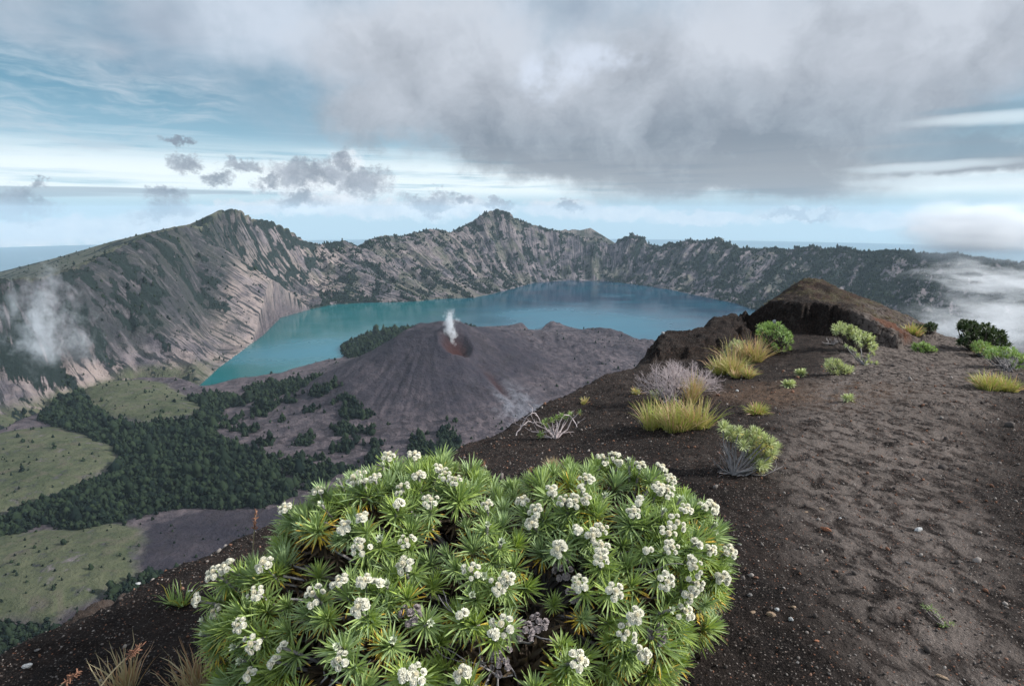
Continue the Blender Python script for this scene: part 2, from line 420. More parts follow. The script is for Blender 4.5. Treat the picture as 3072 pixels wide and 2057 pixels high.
def far_height(X, Y):
    wx = X + 60 * fbm(X / 260, Y / 260, 3, seed=11); wy = Y + 60 * fbm(X / 260, Y / 260, 3, seed=23)
    zr, s, dr = idw(X, Y)
    in_rim = inside(X, Y, rim_closed)
    sh = seg_dist(X, Y, foot_line, closed=False)
    on_floor = inside(X, Y, floor_poly)
    dn = sh + 14 * fbm(X / 120, Y / 120, 4, seed=5)
    # --- crater wall
    t = np.clip(sh / (sh + dr), 0, 1)
    azv = X / np.maximum(Y, 1)
    rec = sstep(azv, -0.585, -0.50) * sstep(-azv, 0.27, 0.36)
    prof = (0.80 * t ** 1.12 + 0.20 * sstep(t, 0.25, 0.95)) * (1 - 0.9 * rec) + 0.9 * rec * t ** 2.6
    # ribs and gullies running down the wall
    su = s + 90 * fbm(X / 500, Y / 500, 3, seed=31) + 220 * (1 - t) * 0.6
    rib = ridged(su / 420, t * 0.7 + 3, 3, 0.55, seed=41) - 0.62
    rib2 = ridged(su / 120, t * 1.6 + 9, 3, 0.6, seed=47) - 0.6
    env = np.sqrt(np.clip(t * (1 - t) * 4, 0, 1))
    leftw = sstep(X / np.maximum(Y, 1), -0.30, -0.45)
    wall = LAKE + 3 + (zr - LAKE - 3) * prof + env * (150 * rib + 95 * rib2) + 26 * env * fbm(X / 70, Y / 70, 6, 0.62, seed=51) + 26 * env * (ridged(su / 52 + 0.8 * t, t * 2.4 + 5, 3, 0.6, seed=49) - 0.6)
    wall += np.clip(1 - dr / 120, 0, 1) * 0 + (1 - env) * t * 9 * fbm(s / 60, s * 0 + 2, 4, 0.6, seed=61)
    # --- outer flank
    spl = resample(np.array([at(*p) for p in [(188, 224, 4500), (203, 234, 4510), (220, 251, 4550), (238, 272, 4630), (256, 294, 4720), (270, 309, 4780)]]), 30.0)
    sp = np.full(X.shape, -1e9); ms_ = (X < -900) & (Y > 3300) & (Y < 6200)
    for p in spl:
        sp[ms_] = np.maximum(sp[ms_], p[2] - 0.80 * np.hypot(X[ms_] - p[0], Y[ms_] - p[1]))
    wall = np.maximum(wall, sp - 22 * (1 - ridged(X / 110, Y / 110, 4, 0.6, seed=79)))
    outer = zr - 0.36 * dr - 26 * ridged(s / 260, dr / 900, 3, seed=71) * sstep(dr, 0, 250) + 8 * fbm(X / 90, Y / 90, 4, seed=72)
    # --- floor
    dl = -sdist(X, Y, lake_poly)                       # positive on land
    dlj = dl + 10 * fbm(X / 60, Y / 60, 4, seed=81)
    land = LAKE - 4 + np.clip(dlj, -6, 60) * 0.28 + 22 * sstep(dl, 40, 900) + 7 * fbm(X / 160, Y / 160, 5, 0.55, seed=83) * sstep(dl, 0, 120)
    rough = ridged(X / 85, Y / 85, 5, 0.6, seed=85)
    land += (7 + 16 * sstep(X, 0, 600) * sstep(Y, 1500, 2200)) * (rough - 0.6) * sstep(dl, 0, 60)
    for (c, R, h) in lumps:
        q = np.hypot(X - c[0], Y - c[1]) / R
        land += h * np.exp(-q * q) * (0.75 + 0.5 * rough) * sstep(dl, -5, 40)
    gm = np.zeros(X.shape)
    for g in G_polys:
        d = sdist(X, Y, g) + 26 * fbm(X / 110, Y / 110, 5, 0.6, seed=91)
        k = sstep(d, -12, 26)
        land += 30 * (1 - np.exp(-np.clip(d, 0, None) / 70.0))
        gm = np.maximum(gm, k)
    land = land * (1 - gm) + (land - 4 * (rough - 0.6)) * gm
    # the cone
    r = np.hypot(X - CX, (Y - CY)); ang = np.arctan2(X - CX, Y - CY)
    R = 860 + 110 * np.sin(ang * 2 + 0.6) + 60 * np.sin(ang * 5)
    q = np.clip(1 - r / R, 0, 1)
    H = CZ - (LAKE + 25)
    ch = H * (0.62 * q ** 1.9 + 0.50 * q ** 1.05)
    ch = np.minimum(ch, H * (0.87 + 0.05 * fbm(X / 60, Y / 60, 3, seed=95)) + 0.10 * np.clip(ch - 0.87 * H, 0, None))
    ch -= (9 * (1 - np.abs(2 * vnoise(ang * 13 + 0.002 * r, r / 400 + 1, 97) - 1)) + 6 * (1 - np.abs(2 * vnoise(ang * 31 + 0.004 * r, r / 300 + 7, 99) - 1))) * sstep(q, 0, .3) * sstep(1 - q, 0.10, 0.5)
    ch += 5 * fbm(X / 35, Y / 35, 4, 0.6, seed=98) * sstep(q, 0, 0.2)
    # broad apron of ash and lava on the near side
    ap = np.exp(-(((X - CX - 120) / 900) ** 2 + ((Y - CY + 350) / 620) ** 2))
    ch = np.maximum(ch, 0) + 34 * ap * sstep(dl, 0, 300)
    qp = np.hypot((X - pit[0]) / 62, (Y - pit[1]) / 88)
    ch -= 62 * np.exp(-qp ** 2 * 1.2) - 16 * np.exp(-((qp - 1.35) / 0.3) ** 2)
    rot = 0.55
    gx = (X - gully[0]) * math.cos(rot) + (Y - gully[1]) * math.sin(rot); gy = -(X - gully[0]) * math.sin(rot) + (Y - gully[1]) * math.cos(rot)
    ch -= 16 * np.exp(-(gx / 28) ** 2 - (gy / 110) ** 2)
    land = land + ch
    floor = np.where(dlj > 0, land, LAKE - 12 - np.clip(-dlj, 0, 60) * 0.3)
    floor = np.where((dlj > 0) & (dlj < 8), np.minimum(floor, LAKE + 0.3 + dlj * 0.4), floor)
    floor = floor + 0.0
    # near side: the foot of the slope we stand on
    wall_j = np.where(on_floor, floor + 0, np.maximum(wall, LAKE + 1.5))
    blend = sstep(dn, 0, 80)
    h = np.where(on_floor, floor, wall_j)
    h = np.where(on_floor, h, np.where(sh < 90, h * 1.0, h))
    h = np.where(in_rim | on_floor, h, outer)
    # spurs behind the rim
    for line, sl in ((spur, 0.42), (back, 0.6)):
        L = resample(line, 50.0)
        best = np.full(X.shape, -1e9)
        for p in L:
            d = np.hypot(X - p[0], Y - p[1])
            best = np.maximum(best, p[2] - sl * d)
        best = best - 7 * (1 - ridged(X / 150, Y / 150, 4, seed=77))
        h = np.where((~in_rim) & (~on_floor), np.maximum(h, best), h)
    crag = resample(np.array([at(*p) for p in [(-160, 252, 2350), (-60, 258, 2500), (-22, 264, 2600), (-6, 270, 2640), (4, 280, 2660)]]), 30.0)
    cb = np.full(X.shape, -1e9)
    m2_ = (X < -1500) & (Y < 3200)
    for p in crag:
        cb[m2_] = np.maximum(cb[m2_], p[2] - 2.9 * np.hypot(X[m2_] - p[0], Y[m2_] - p[1]))
    cb = cb - 90 * (1 - ridged(X / 130, Y / 130, 5, 0.6, seed=78))
    cragm = (cb > h).astype(float)
    h = np.maximum(h, cb)
    info = dict(crag=cragm, t=t, s=s, wall=((~on_floor) & in_rim).astype(float), outer=((~on_floor) & (~in_rim)).astype(float), dl=dl, gm=gm, r=r, q=q, qp=qp, ap=ap, gx=gx, gy=gy, on_floor=on_floor, dr=dr, leftw=leftw, sh=sh)
    return h, info

Ys = [520.0]
while Ys[-1] < 15500:
    y_ = Ys[-1]
    Ys.append(y_ + (0.0052 * y_ if y_ < 2600 else (14.0 if y_ < 8500 else 120.0)))
Ys = np.array(Ys); As = np.linspace(-1.42, 1.35, 1050)
A_, Y_ = np.meshgrid(As, Ys)
X_ = A_ * Y_
H_, I_ = far_height(X_, Y_)

# land cover, by place on the ground
forest = np.zeros(X_.shape)
nz = fbm(X_ / 60, Y_ / 60, 5, 0.6, seed=101); nz2 = fbm(X_ / 210, Y_ / 210, 4, 0.55, seed=103)
for k, g in enumerate(F_polys):
    d = sdist(X_, Y_, g) + 22 * nz
    forest = np.maximum(forest, sstep(d, -14, 14))
patchy = [dp((560, 925), (700, 880), (760, 930), (860, 990), (870, 1060), (700, 1130), (640, 1060), (560, 1020), (500, 985), (505, 945)),
          dp((560, 885), (700, 860), (740, 900), (600, 930)), dp((1020, 980), (1080, 1010), (1060, 1060), (960, 1060), (940, 1020))]
for g in patchy:
    d = sdist(X_, Y_, [on_level(x, y, -850) for x, y in g])
    forest = np.maximum(forest, sstep(d, -30, 30) * sstep(nz + nz2 * 0.9, 0.12, 0.34) * 0.75)
flr = I_['on_floor'].astype(float)
# trees along the foot of the walls and scattered over them
az = X_ / Y_
wl = I_['wall']
centre = sstep(az, -0.42, -0.30)
patch = 0.8 * fbm(X_ / 70 + 3, Y_ / 70, 6, 0.7, seed=111) + 0.7 * fbm(I_['s'] / 80, I_['t'] * 3.0, 5, 0.7, seed=113)
dens = np.where(az < -0.34, -0.16 + 0.34 * sstep(I_['t'], 0.30, 0.6), np.where(az > 0.18, 0.20, 0.09))
dens = dens + 0.35 * sstep(az, -0.40, -0.36) * sstep(-az, 0.22, 0.30) * sstep(0.25 - I_['t'], 0, 0.2)
dens = dens + 0.16 * sstep(az, 0.28, 0.6) + 0.25 * sstep(I_['t'], 0.82, 0.98) * centre
wf = sstep(patch + dens, 0.12, 0.34)
forest = np.maximum(forest * flr, wf * wl * 0.95)
forest = np.maximum(forest, I_['outer'] * sstep(fbm(X_ / 240, Y_ / 160, 5, 0.6, seed=117), 0.05, 0.3) * 0.7)
grass = np.maximum(I_['gm'] * flr, I_['outer'] * np.where(Y_ > 8000, 0.35, 0.8))
gpatch = fbm(X_ / 150, Y_ / 150, 5, 0.6, seed=121) + 0.5 * fbm(I_['s'] / 200, I_['t'] * 1.5, 4, seed=123)
grass = np.maximum(grass, wl * sstep(gpatch, -0.02, 0.35) * np.where(az < -0.36, 0.12, 0.5))
grass = np.maximum(grass, wl * sstep(0.16 - I_['t'], 0, 0.1) * sstep(-az, 0.50, 0.60) * 0.9)
lava = flr * np.clip(1 - I_['gm'], 0, 1)
darkf = [dp((345, 1200), (480, 1168), (600, 1170), (700, 1150), (900, 1150), (900, 1400), (420, 1330), (320, 1300)), dp((280, 1060), (400, 1030), (300, 1080))]
darkl = np.zeros(X_.shape)
for g in darkf:
    darkl = np.maximum(darkl, sstep(sdist(X_, Y_, [on_level(x, y, -850) for x, y in g]) + 15 * nz, -10, 10))
darkl = np.maximum(darkl, sstep(I_['q'], 0.08, 0.42) * 0.95)
darkl = np.maximum(darkl, flr * sstep(X_ - CX, 250, 700) * sstep(Y_, 1500, 2100) * 0.6 * sstep(nz2, -0.4, 0.1))
dt = seg_dist(X_, Y_, tongue, closed=False)
ash = sstep(150 + 130 * nz - dt, 0, 130) * 0.85
ash = np.maximum(ash * sstep(2560 - Y_, 0, 160), 0.35 * np.exp(-(((I_['gx'] + 20) / 90) ** 2 + ((I_['gy'] + 60) / 160) ** 2)) * sstep(nz, -0.2, 0.3))
red = np.exp(-(I_['qp'] / 1.05) ** 4) + 0.7 * np.exp(-(I_['gx'] / 26) ** 2 - (I_['gy'] / 100) ** 2)
ash = ash * np.clip(1 - red, 0, 1)
forest = np.maximum(forest, I_['crag'] * sstep(nz, 0.0, 0.2) * 0.8); grass = grass * (1 - I_['crag']); lava = lava * (1 - I_['crag'])

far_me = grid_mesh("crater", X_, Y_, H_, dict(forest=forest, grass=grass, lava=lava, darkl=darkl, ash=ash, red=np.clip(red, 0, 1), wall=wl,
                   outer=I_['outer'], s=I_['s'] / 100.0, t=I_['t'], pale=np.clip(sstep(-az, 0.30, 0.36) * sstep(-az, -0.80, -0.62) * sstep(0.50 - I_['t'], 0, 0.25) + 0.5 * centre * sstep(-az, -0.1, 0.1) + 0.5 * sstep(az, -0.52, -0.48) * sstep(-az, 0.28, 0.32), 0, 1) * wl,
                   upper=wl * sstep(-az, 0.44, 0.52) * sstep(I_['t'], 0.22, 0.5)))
M, n, b, o_ = material("crater_ground")  # ground colours darkened overall to stand in for cloud shade on the crater
tc = n.node('ShaderNodeTexCoord').outputs['Object']
n1 = n.noise(tc, 1 / 38.0, 8, 0.65); n2 = n.noise(tc, 1 / 160.0, 6, 0.6); n3 = n.noise(tc, 1 / 9.0, 6, 0.7)
sv = n.xyz(n.m('MULTIPLY', n.attr('s'), 2.6), n.m('MULTIPLY', n.attr('t'), 2.2), 0.0)
sv = n.vm('ADD', sv, n.vm('SCALE', n.vm('SUBTRACT', n.noise(tc, 1 / 120.0, 4, 0.6, col=True), (0.5, 0.5, 0.5)), scale=0.45))
streak = n.noise(sv, 1.6, 7, 0.68)
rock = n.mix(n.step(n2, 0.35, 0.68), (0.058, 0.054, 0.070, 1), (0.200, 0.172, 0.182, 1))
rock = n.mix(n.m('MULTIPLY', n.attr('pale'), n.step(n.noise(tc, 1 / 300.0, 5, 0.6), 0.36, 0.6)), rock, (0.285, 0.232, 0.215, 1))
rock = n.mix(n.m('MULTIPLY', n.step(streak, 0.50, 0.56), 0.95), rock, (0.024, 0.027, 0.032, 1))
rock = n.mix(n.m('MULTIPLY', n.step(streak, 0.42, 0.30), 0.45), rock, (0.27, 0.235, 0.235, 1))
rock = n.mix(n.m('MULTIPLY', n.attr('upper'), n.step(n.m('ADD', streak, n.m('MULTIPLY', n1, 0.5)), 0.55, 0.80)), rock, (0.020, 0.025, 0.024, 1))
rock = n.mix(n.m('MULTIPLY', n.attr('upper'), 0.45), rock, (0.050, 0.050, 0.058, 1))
lavc = n.mix(n.step(n1, 0.32, 0.70), (0.050, 0.044, 0.055, 1), (0.135, 0.110, 0.118, 1))
lavc = n.mix(n.m('MULTIPLY', n.attr('darkl'), n.m('MULTIPLY_ADD', n.step(n2, 0.70, 0.35), 0.45, 0.55)), lavc, (0.030, 0.027, 0.038, 1))
flow = n.noise(n.vm('ADD', tc, n.vm('SCALE', n.noise(tc, 1 / 190.0, 3, 0.5, col=True), scale=260.0)), 1 / 210.0, 4, 0.55)
lavc = n.mix(n.m('MULTIPLY', n.m('MULTIPLY', n.step(n.m('ABSOLUTE', n.m('SUBTRACT', flow, 0.5)), 0.035, 0.0), 0.7), n.attr('lava')), lavc, (0.035, 0.030, 0.036, 1))
lavc = n.mix(n.m('MULTIPLY', n.step(n3, 0.55, 0.72), 0.35), lavc, (0.05, 0.045, 0.05, 1))
lavc = n.mix(n.m('MULTIPLY', n.attr('ash'), n.step(n.m('ADD', n1, n.m('MULTIPLY', n2, 0.5)), 0.52, 0.95)), lavc, (0.185, 0.195, 0.230, 1))
lavc = n.mix(n.attr('red'), lavc, n.mix(n1, (0.022, 0.010, 0.011, 1), (0.060, 0.020, 0.016, 1)))
c = n.mix(n.attr('lava'), rock, lavc)
gr = n.mix(n.step(n.m('ADD', n.m('MULTIPLY', n1, 0.6), n.m('MULTIPLY', n2, 0.5)), 0.40, 0.72), (0.050, 0.064, 0.034, 1), (0.108, 0.115, 0.070, 1))
gr = n.mix(n.m('MULTIPLY', n.step(n.noise(tc, 1 / 75.0, 6, 0.65, 0.8), 0.50, 0.64), 0.75), gr, (0.105, 0.095, 0.072, 1))
c = n.mix(n.m('MULTIPLY', n.attr('grass'), n.step(n1, 0.28, 0.46)), c, gr)
fm = n.m('MULTIPLY', n.step(n.m('ADD', n.attr('forest'), n.m('MULTIPLY', n.m('SUBTRACT', n3, 0.5), 1.5)), 0.28, 0.62), 1.0)
fc = n.mix(n3, (0.005, 0.010, 0.012, 1), (0.020, 0.031, 0.026, 1))
c = n.mix(fm, c, fc)
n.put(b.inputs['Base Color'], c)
b.inputs['Specular IOR Level'].default_value = 0.1
bump(n, b, n.m('ADD', n.m('MULTIPLY', n1, 1.0), n.m('ADD', n.m('MULTIPLY', n3, 0.35), n.m('MULTIPLY', fm, 0.25))), 1.0, 22.0)
MAT_FAR = M
far = tag(link("crater_terrain", far_me, M), kind='structure')

# ---- the crater lake
M, n, b, o_ = material("lake_water")
tc = n.node('ShaderNodeTexCoord').outputs['Object']
w1 = n.noise(n.vm('MULTIPLY', tc, (1.0, 1.8, 1)), 1 / 520.0, 5, 0.6, 1.2)
wc = n.mix(n.step(w1, 0.38, 0.66), (0.000, 0.022, 0.058, 1), (0.000, 0.060, 0.105, 1))
wc = n.mix(n.step(n.m('ADD', n.sep(tc)[0], n.m('MULTIPLY', n.m('SUBTRACT', w1, 0.5), 1600.0)), 300.0, -1300.0), wc, (0.001, 0.100, 0.110, 1))
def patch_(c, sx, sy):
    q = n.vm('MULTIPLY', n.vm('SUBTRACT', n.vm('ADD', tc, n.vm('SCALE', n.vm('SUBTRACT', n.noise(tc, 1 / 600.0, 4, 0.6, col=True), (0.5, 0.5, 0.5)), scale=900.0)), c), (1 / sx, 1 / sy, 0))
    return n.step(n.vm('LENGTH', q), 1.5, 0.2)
rip_sheen = n.m('MAXIMUM', patch_(on_level(600, 325, LAKE), 900, 900), n.m('MAXIMUM', patch_(on_level(560, 318, LAKE), 700, 700), patch_(on_level(310, 350, LAKE), 500, 300)))
rip_sheen = n.m('MAXIMUM', rip_sheen, n.m('MULTIPLY', n.step(n.noise(n.vm('MULTIPLY', tc, (1.0, 2.5, 1)), 1 / 420.0, 5, 0.6), 0.5, 0.7), 0.35))
n.put(b.inputs['Roughness'], n.remap(rip_sheen, 0.0, 1.0, 0.10, 0.36))
n.put(b.inputs['Base Color'], n.mix(n.m('MULTIPLY', rip_sheen, 0.75), wc, (0.035, 0.150, 0.215, 1)))  # pale sky sheen of the rippled patches painted into the base colour
b.inputs['IOR'].default_value = 1.33
b.inputs['Specular IOR Level'].default_value = 0.5
bump(n, b, n.noise(tc, 1 / 3.0, 4, 0.6), 0.25, 0.6)
lc = np.mean(np.array(lake_poly)[:, :2], axis=0)
bm = bmesh.new()
gx_ = [(-1900, 2000), (-1900, 8400), (5200, 8400), (5200, 2000)]
lk = []
LP = np.array(lake_poly)[:, :2]
nP = len(LP)
area = 0.5 * np.sum(LP[:, 0] * np.roll(LP[:, 1], -1) - np.roll(LP[:, 0], -1) * LP[:, 1])
sg = 1.0 if area > 0 else -1.0
for i in range(nP):
    p0, p1, p2 = LP[i - 1], LP[i], LP[(i + 1) % nP]
    e = (p2 - p0); e = e / (np.linalg.norm(e) + 1e-9)
    nrm = np.array([e[1], -e[0]]) * sg
    q_ = p1 + nrm * 28
    lk.append(bm.verts.new((q_[0], q_[1], LAKE)))
f_ = bm.faces.new(lk); f_.normal_update()
if f_.normal.z < 0: f_.normal_flip()
bmesh.ops.triangulate(bm, faces=bm.faces[:])
me = bpy.data.meshes.new("crater_lake"); bm.to_mesh(me); bm.free()
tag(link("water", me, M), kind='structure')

# ---- the sea beyond the island and the plain below
M, n, b, o_ = material("sea_water")
tc = n.node('ShaderNodeTexCoord').outputs['Object']
n.put(b.inputs['Base Color'], n.mix(n.step(n.noise(tc, 1 / 9000.0, 4, 0.6), 0.4, 0.65), (0.03, 0.09, 0.13, 1), (0.06, 0.15, 0.20, 1)))
b.inputs['Roughness'].default_value = 0.5
r0 = 62000.0
V = [(0, 0, SEA)] + [(r0 * math.cos(k * math.pi / 32), r0 * math.sin(k * math.pi / 32), SEA) for k in range(64)]
F = [(0, 1 + k, 1 + (k + 1) % 64) for k in range(64)]
tag(link("sea", tri_mesh("sea", V, F), M), kind='structure')

# ---- the air between here and the far rim
M = bpy.data.materials.new("hazy_air"); M.use_nodes = True
M.node_tree.nodes.clear(); n = NT(M.node_tree)
out = n.node('ShaderNodeOutputMaterial'); pv = n.node('ShaderNodeVolumePrincipled')
pv.inputs['Color'].default_value = (0.66, 0.85, 1.0, 1)
pv.inputs['Density'].default_value = 1.35e-5
pv.inputs['Anisotropy'].default_value = 0.0
n.L.new(pv.outputs[0], out.inputs['Volume'])
bm = bmesh.new()
bmesh.ops.create_cube(bm, size=1.0)
ht, hb = 620.0, SEA - 1.0
for v in bm.verts:
    v.co.x *= 130000; v.co.y *= 130000; v.co.z = ht if v.co.z > 0 else hb
me = bpy.data.meshes.new("haze"); bm.to_mesh(me); bm.free()
tag(link("haze", me, M), kind='stuff')

# ---------------------------------------------------------------- the ridge we stand on
g_ctrl = [(-300, 685, 1.5), (0, 669, 1.90), (44, 643, 2.05), (131, 599, 2.4), (188, 568, 2.8), (300, 520, 3.5), (459, 455, 5.0), (516, 431, 6.0), (581, 389, 8.0), (647, 368, 9.8),
          (250, 685, 1.70), (512, 685, 1.66), (1024, 685, 1.66), (1400, 685, 1.66), (735, 560, 2.5), (748, 446, 4.35), (1024, 560, 2.5), (1024, 446, 4.6), (900, 400, 6.0), (1024, 400, 6.3),
          (760, 380, 8.0), (850, 370, 8.6), (930, 360, 9.6), (955, 337.5, 13.4), (910, 350, 11.0), (830, 340, 11.5), (700, 390, 7.4), (600, 450, 4.6), (470, 500, 3.4), (985, 352, 11.0), (1024, 372, 8.8),
          (1200, 430, 5.4), (690, 366, 10.3), (760, 345, 11.8), (870, 490, 3.4), (600, 560, 2.55)]
G3 = np.array([at(*p) for p in g_ctrl] + [(0, 0, 0), (1.2, 0, 0.02), (-1.2, 0, -0.08), (0, -3, 0.1), (3, -3, 0.0), (-3, -3, -0.2)])
def tps_fit(P, lam=1e-3):
    n_ = len(P)
    d = np.hypot(P[:, None, 0] - P[None, :, 0], P[:, None, 1] - P[None, :, 1])
    K = np.where(d > 0, d * d * np.log(d + 1e-12), 0) + lam * np.eye(n_)
    Q = np.concatenate([np.ones((n_, 1)), P[:, :2]], 1)
    A = np.zeros((n_ + 3, n_ + 3)); A[:n_, :n_] = K; A[:n_, n_:] = Q; A[n_:, :n_] = Q.T
    return P, np.linalg.solve(A, np.concatenate([P[:, 2], np.zeros(3)]))
def tps(fit, X, Y):
    P, w = fit
    z = w[-3] + w[-2] * X + w[-1] * Y
    for i in range(len(P)):
        d2 = (X - P[i, 0]) ** 2 + (Y - P[i, 1]) ** 2
        z = z + w[i] * 0.5 * d2 * np.log(d2 + 1e-12)
    return z
GF = tps_fit(G3, 0.02)
edge_px = [(-500, 760, 1.2), (-120, 725, 1.5), (0, 669, 1.90), (44, 643, 2.05), (90, 620, 2.2), (131, 599, 2.4), (160, 583, 2.6), (188, 568, 2.8), (300, 520, 3.5), (400, 480, 4.3), (459, 455, 5.0), (485, 446, 5.4), (516, 431, 6.0),
           (545, 412, 6.9), (581, 389, 8.0), (615, 378, 8.9), (647, 367, 10.0), (655, 352, 11.4), (662, 338, 12.0), (680, 334, 12.6), (717, 331, 12.9), (722, 321, 13.9), (752, 318, 14.6), (776, 298, 16.4), (809, 280, 18.2),
           (850, 292, 18.0), (880, 305, 16.8), (918, 326, 15.2), (940, 334, 14.2), (955, 337, 13.6), (985, 352, 11.2), (1024, 372, 9.0), (1100, 400, 7.4), (1250, 470, 5.0), (1500, 560, 3.6)]
E2 = [at(*p)[:2] for p in edge_px]
E2 = E2 + [(6.5, 0), (7, -9), (-3.2, -9), (-2.6, 0)]
out_fp = [at(*p)[:2] for p in [(742, 330, 14.0), (765, 322, 13.6), (800, 330, 12.9), (830, 330, 12.6), (862, 340, 11.9), (880, 350, 11.4), (893, 352, 11.2), (925, 345, 12.0), (945, 334, 13.6), (918, 326, 15.4), (880, 305, 17.0), (850, 292, 18.6), (809, 278, 19.5), (770, 296, 17.4), (745, 314, 15.0)]]
out_top = tps_fit(np.array([at(*p) for p in [(735, 321, 14.2), (750, 318, 14.4), (776, 298, 15.0), (793, 287, 15.3), (809, 278, 15.5), (830, 286, 15.3), (850, 292, 15.0), (875, 303, 14.6), (900, 315, 14.0), (918, 325, 13.5), (938, 334, 13.4),
                                                (762, 306, 14.3), (773, 300, 14.3), (790, 291, 14.4), (808, 284, 14.6), (825, 294, 14.1), (840, 303, 13.6), (860, 312, 12.8), (878, 318, 12.3), (894, 327, 12.0), (911, 334, 12.0), (925, 340, 12.3), (809, 286, 17.5), (860, 302, 17.0), (750, 324, 17.0), (776, 303, 17.0), (795, 294, 17.0), (830, 294, 17.0), (785, 293, 16.2), (770, 303, 16.0)]]), 0.01)
mound_fp = [at(*p)[:2] for p in [(652, 362, 10.9), (690, 352, 11.3), (730, 345, 11.6), (745, 335, 12.4), (748, 320, 14.5), (722, 320, 15), (660, 335, 13.5), (650, 345, 12)]]
mound_top = tps_fit(np.array([at(*p) for p in [(664, 336, 12.0), (690, 335, 12.2), (717, 331, 12.6), (724, 321, 13.5), (745, 322, 13.4), (655, 344, 11.6), (700, 340, 11.7), (735, 336, 12.0)]]), 0.01)
knob = resample(np.array([at(*p) for p in [(20, 660, 7), (57, 632, 7.6), (79, 610, 8.2), (100, 600, 8.6), (144, 591, 9.0), (162, 574, 9.4), (176, 573, 9.6), (200, 583, 9.6), (240, 600, 9.4)]]), 0.3)

def near_ground(X, Y, fine=True):
    z = tps(GF, X, Y)
    dist = np.hypot(X, Y)
    z = z + (0.05 * fbm(X / 1.7, Y / 1.7, 3, seed=201) + 0.016 * fbm(X / 0.5, Y / 0.5, 5, 0.7, seed=202) * (1 + sstep(dist, 6, 10))) * sstep(dist, 1.0, 4.0)
    jag = 0.10 * fbm(X / 0.5, Y / 0.5, 4, 0.6, seed=203) + 0.30 * fbm(X / 2.2, Y / 2.2, 3, seed=204) * sstep(dist, 3, 9)
    rub = fbm(X / 0.35, Y / 0.35, 5, 0.65, seed=205)
    for fp, ft, wd in ((mound_fp, mound_top, 0.20), (out_fp, out_top, 0.24)):
        sd = sdist(X, Y, fp) + 0.34 * fbm(X / 0.55, Y / 0.55, 5, 0.66, seed=207) - 0.02
        k = np.clip(sd / wd, 0, 1) ** 0.8
        top = tps(ft, X, Y) + (0.05 * rub + 0.20 * (ridged(X / 0.55, Y / 0.55, 5, 0.66, seed=206) - 0.62)) * sstep(sd, 0, 0.3)
        k = np.where(sd > 0, k, 0)
        z = np.where(sd > -0.05, z * (1 - k) + np.maximum(top, z) * k + 0.50 * (rub + 0.3 * ridged(X / 0.25, Y / 0.25, 4, 0.6, seed=208) - 0.15) * k * (1 - k) * 4 * 0.5, z)
    sd = sdist(X, Y, E2) + jag * 0.7
    d = np.clip(-sd, 0, None)
    side = sstep(X - 0.62 * Y, -1.5, 2.5)      # right hand side is gentler
    slope = 1.05 * (1 - side) + 0.62 * side
    drop = d * slope * sstep(d, -0.02, 0.5) * (1 + 0.12 * sstep(d, 5, 60))
    cliff = 0.5 * sstep(d, 0.05, 1.1) * (1 - side)
    z = z * np.exp(-d / 30.0) + (-1.2) * (1 - np.exp(-d / 30.0)) - drop - cliff + (0.22 * np.sqrt(d + 0.0) * fbm(X / (1.5), Y / 1.5, 5, 0.6, seed=209)) * (d > 0) + np.clip(d, 0, 60) * 0.14 * fbm(X / 14, Y / 14, 4, 0.6, seed=211)
    kn = np.full(X.shape, -1e9)
    m_ = (d > 0.3) & (X < 0) & (Y < 25)
    for p in knob:
        kn[m_] = np.maximum(kn[m_], p[2] - 0.85 * np.hypot(X[m_] - p[0], Y[m_] - p[1]))
    z = np.where(m_, np.maximum(z, kn + 0.25 * fbm(X / 0.9, Y / 0.9, 5, 0.65, seed=213)), z)
    z = np.maximum(z, -900.0)
    if fine:
        # trodden, wind-combed ash: diagonal scuffs, footprints and grit
        u = (X * 0.82 + Y * 0.57); w = (-X * 0.57 + Y * 0.82)
        am = sstep(dist, 0.3, 1.5) * (1 + 0.9 * sstep(dist, 2.5, 8))
        z = z + am * (0.0075 * fbm(u / 0.055, w / 0.17, 5, 0.70, seed=221) + 0.004 * fbm(u / 0.2, w / 0.5, 3, 0.6, seed=222) + 0.010 * fbm(X / 0.045, Y / 0.045, 3, 0.7, seed=223) - 0.008 * sstep(fbm(u / 0.12, w / 0.2, 2, 0.5, seed=225), 0.2, 0.5))
    return z, sd
ys = list(np.linspace(-8, 0.8, 40)) + [0.9]
while ys[-1] < 900:
    y_ = ys[-1]; ys.append(y_ * (1.0062 if y_ < 21 else 1.03))
ys = np.array(ys); _o = 1.75 * (14 / 1.75) ** (np.arange(1, 61) / 60.0)
as_ = np.concatenate([-_o[::-1], np.linspace(-1.75, 1.75, 1150), _o])
An, Yn = np.meshgrid(as_, ys)
Xn = An * np.where(Yn > 0.9, Yn, 0.9 + (0.9 - Yn))
Zn, SDn = near_ground(Xn, Yn)
path_l = [at(*p)[:2] for p in [(955, 338, 13.2), (940, 352, 10.8), (915, 375, 7.8), (890, 420, 5.3), (880, 480, 3.6), (900, 560, 2.5), (950, 640, 1.9), (1000, 700, 1.6)]]
dpth = seg_dist(Xn, Yn, path_l, closed=False)
pathm = sstep(np.maximum(0.35, 0.085 * Yn + 0.25) * 1.5 + 0.22 * fbm(Xn / 0.7, Yn / 0.7, 4, seed=231) - dpth, 0.0, 0.55)
redm = sstep(0.55 + 0.25 * fbm(Xn / 0.4, Yn / 0.4, 3, seed=233) - np.hypot(Xn - at(893, 340, 12.0)[0], (Yn - 12.1)), 0, 0.3)
_sdO = sdist(Xn, Yn, out_fp)
turf = sstep(_sdO, 0.45, 0.9) * sstep(fbm(Xn / 0.5, Yn / 0.5, 4, 0.6, seed=235), -0.25, 0.25)
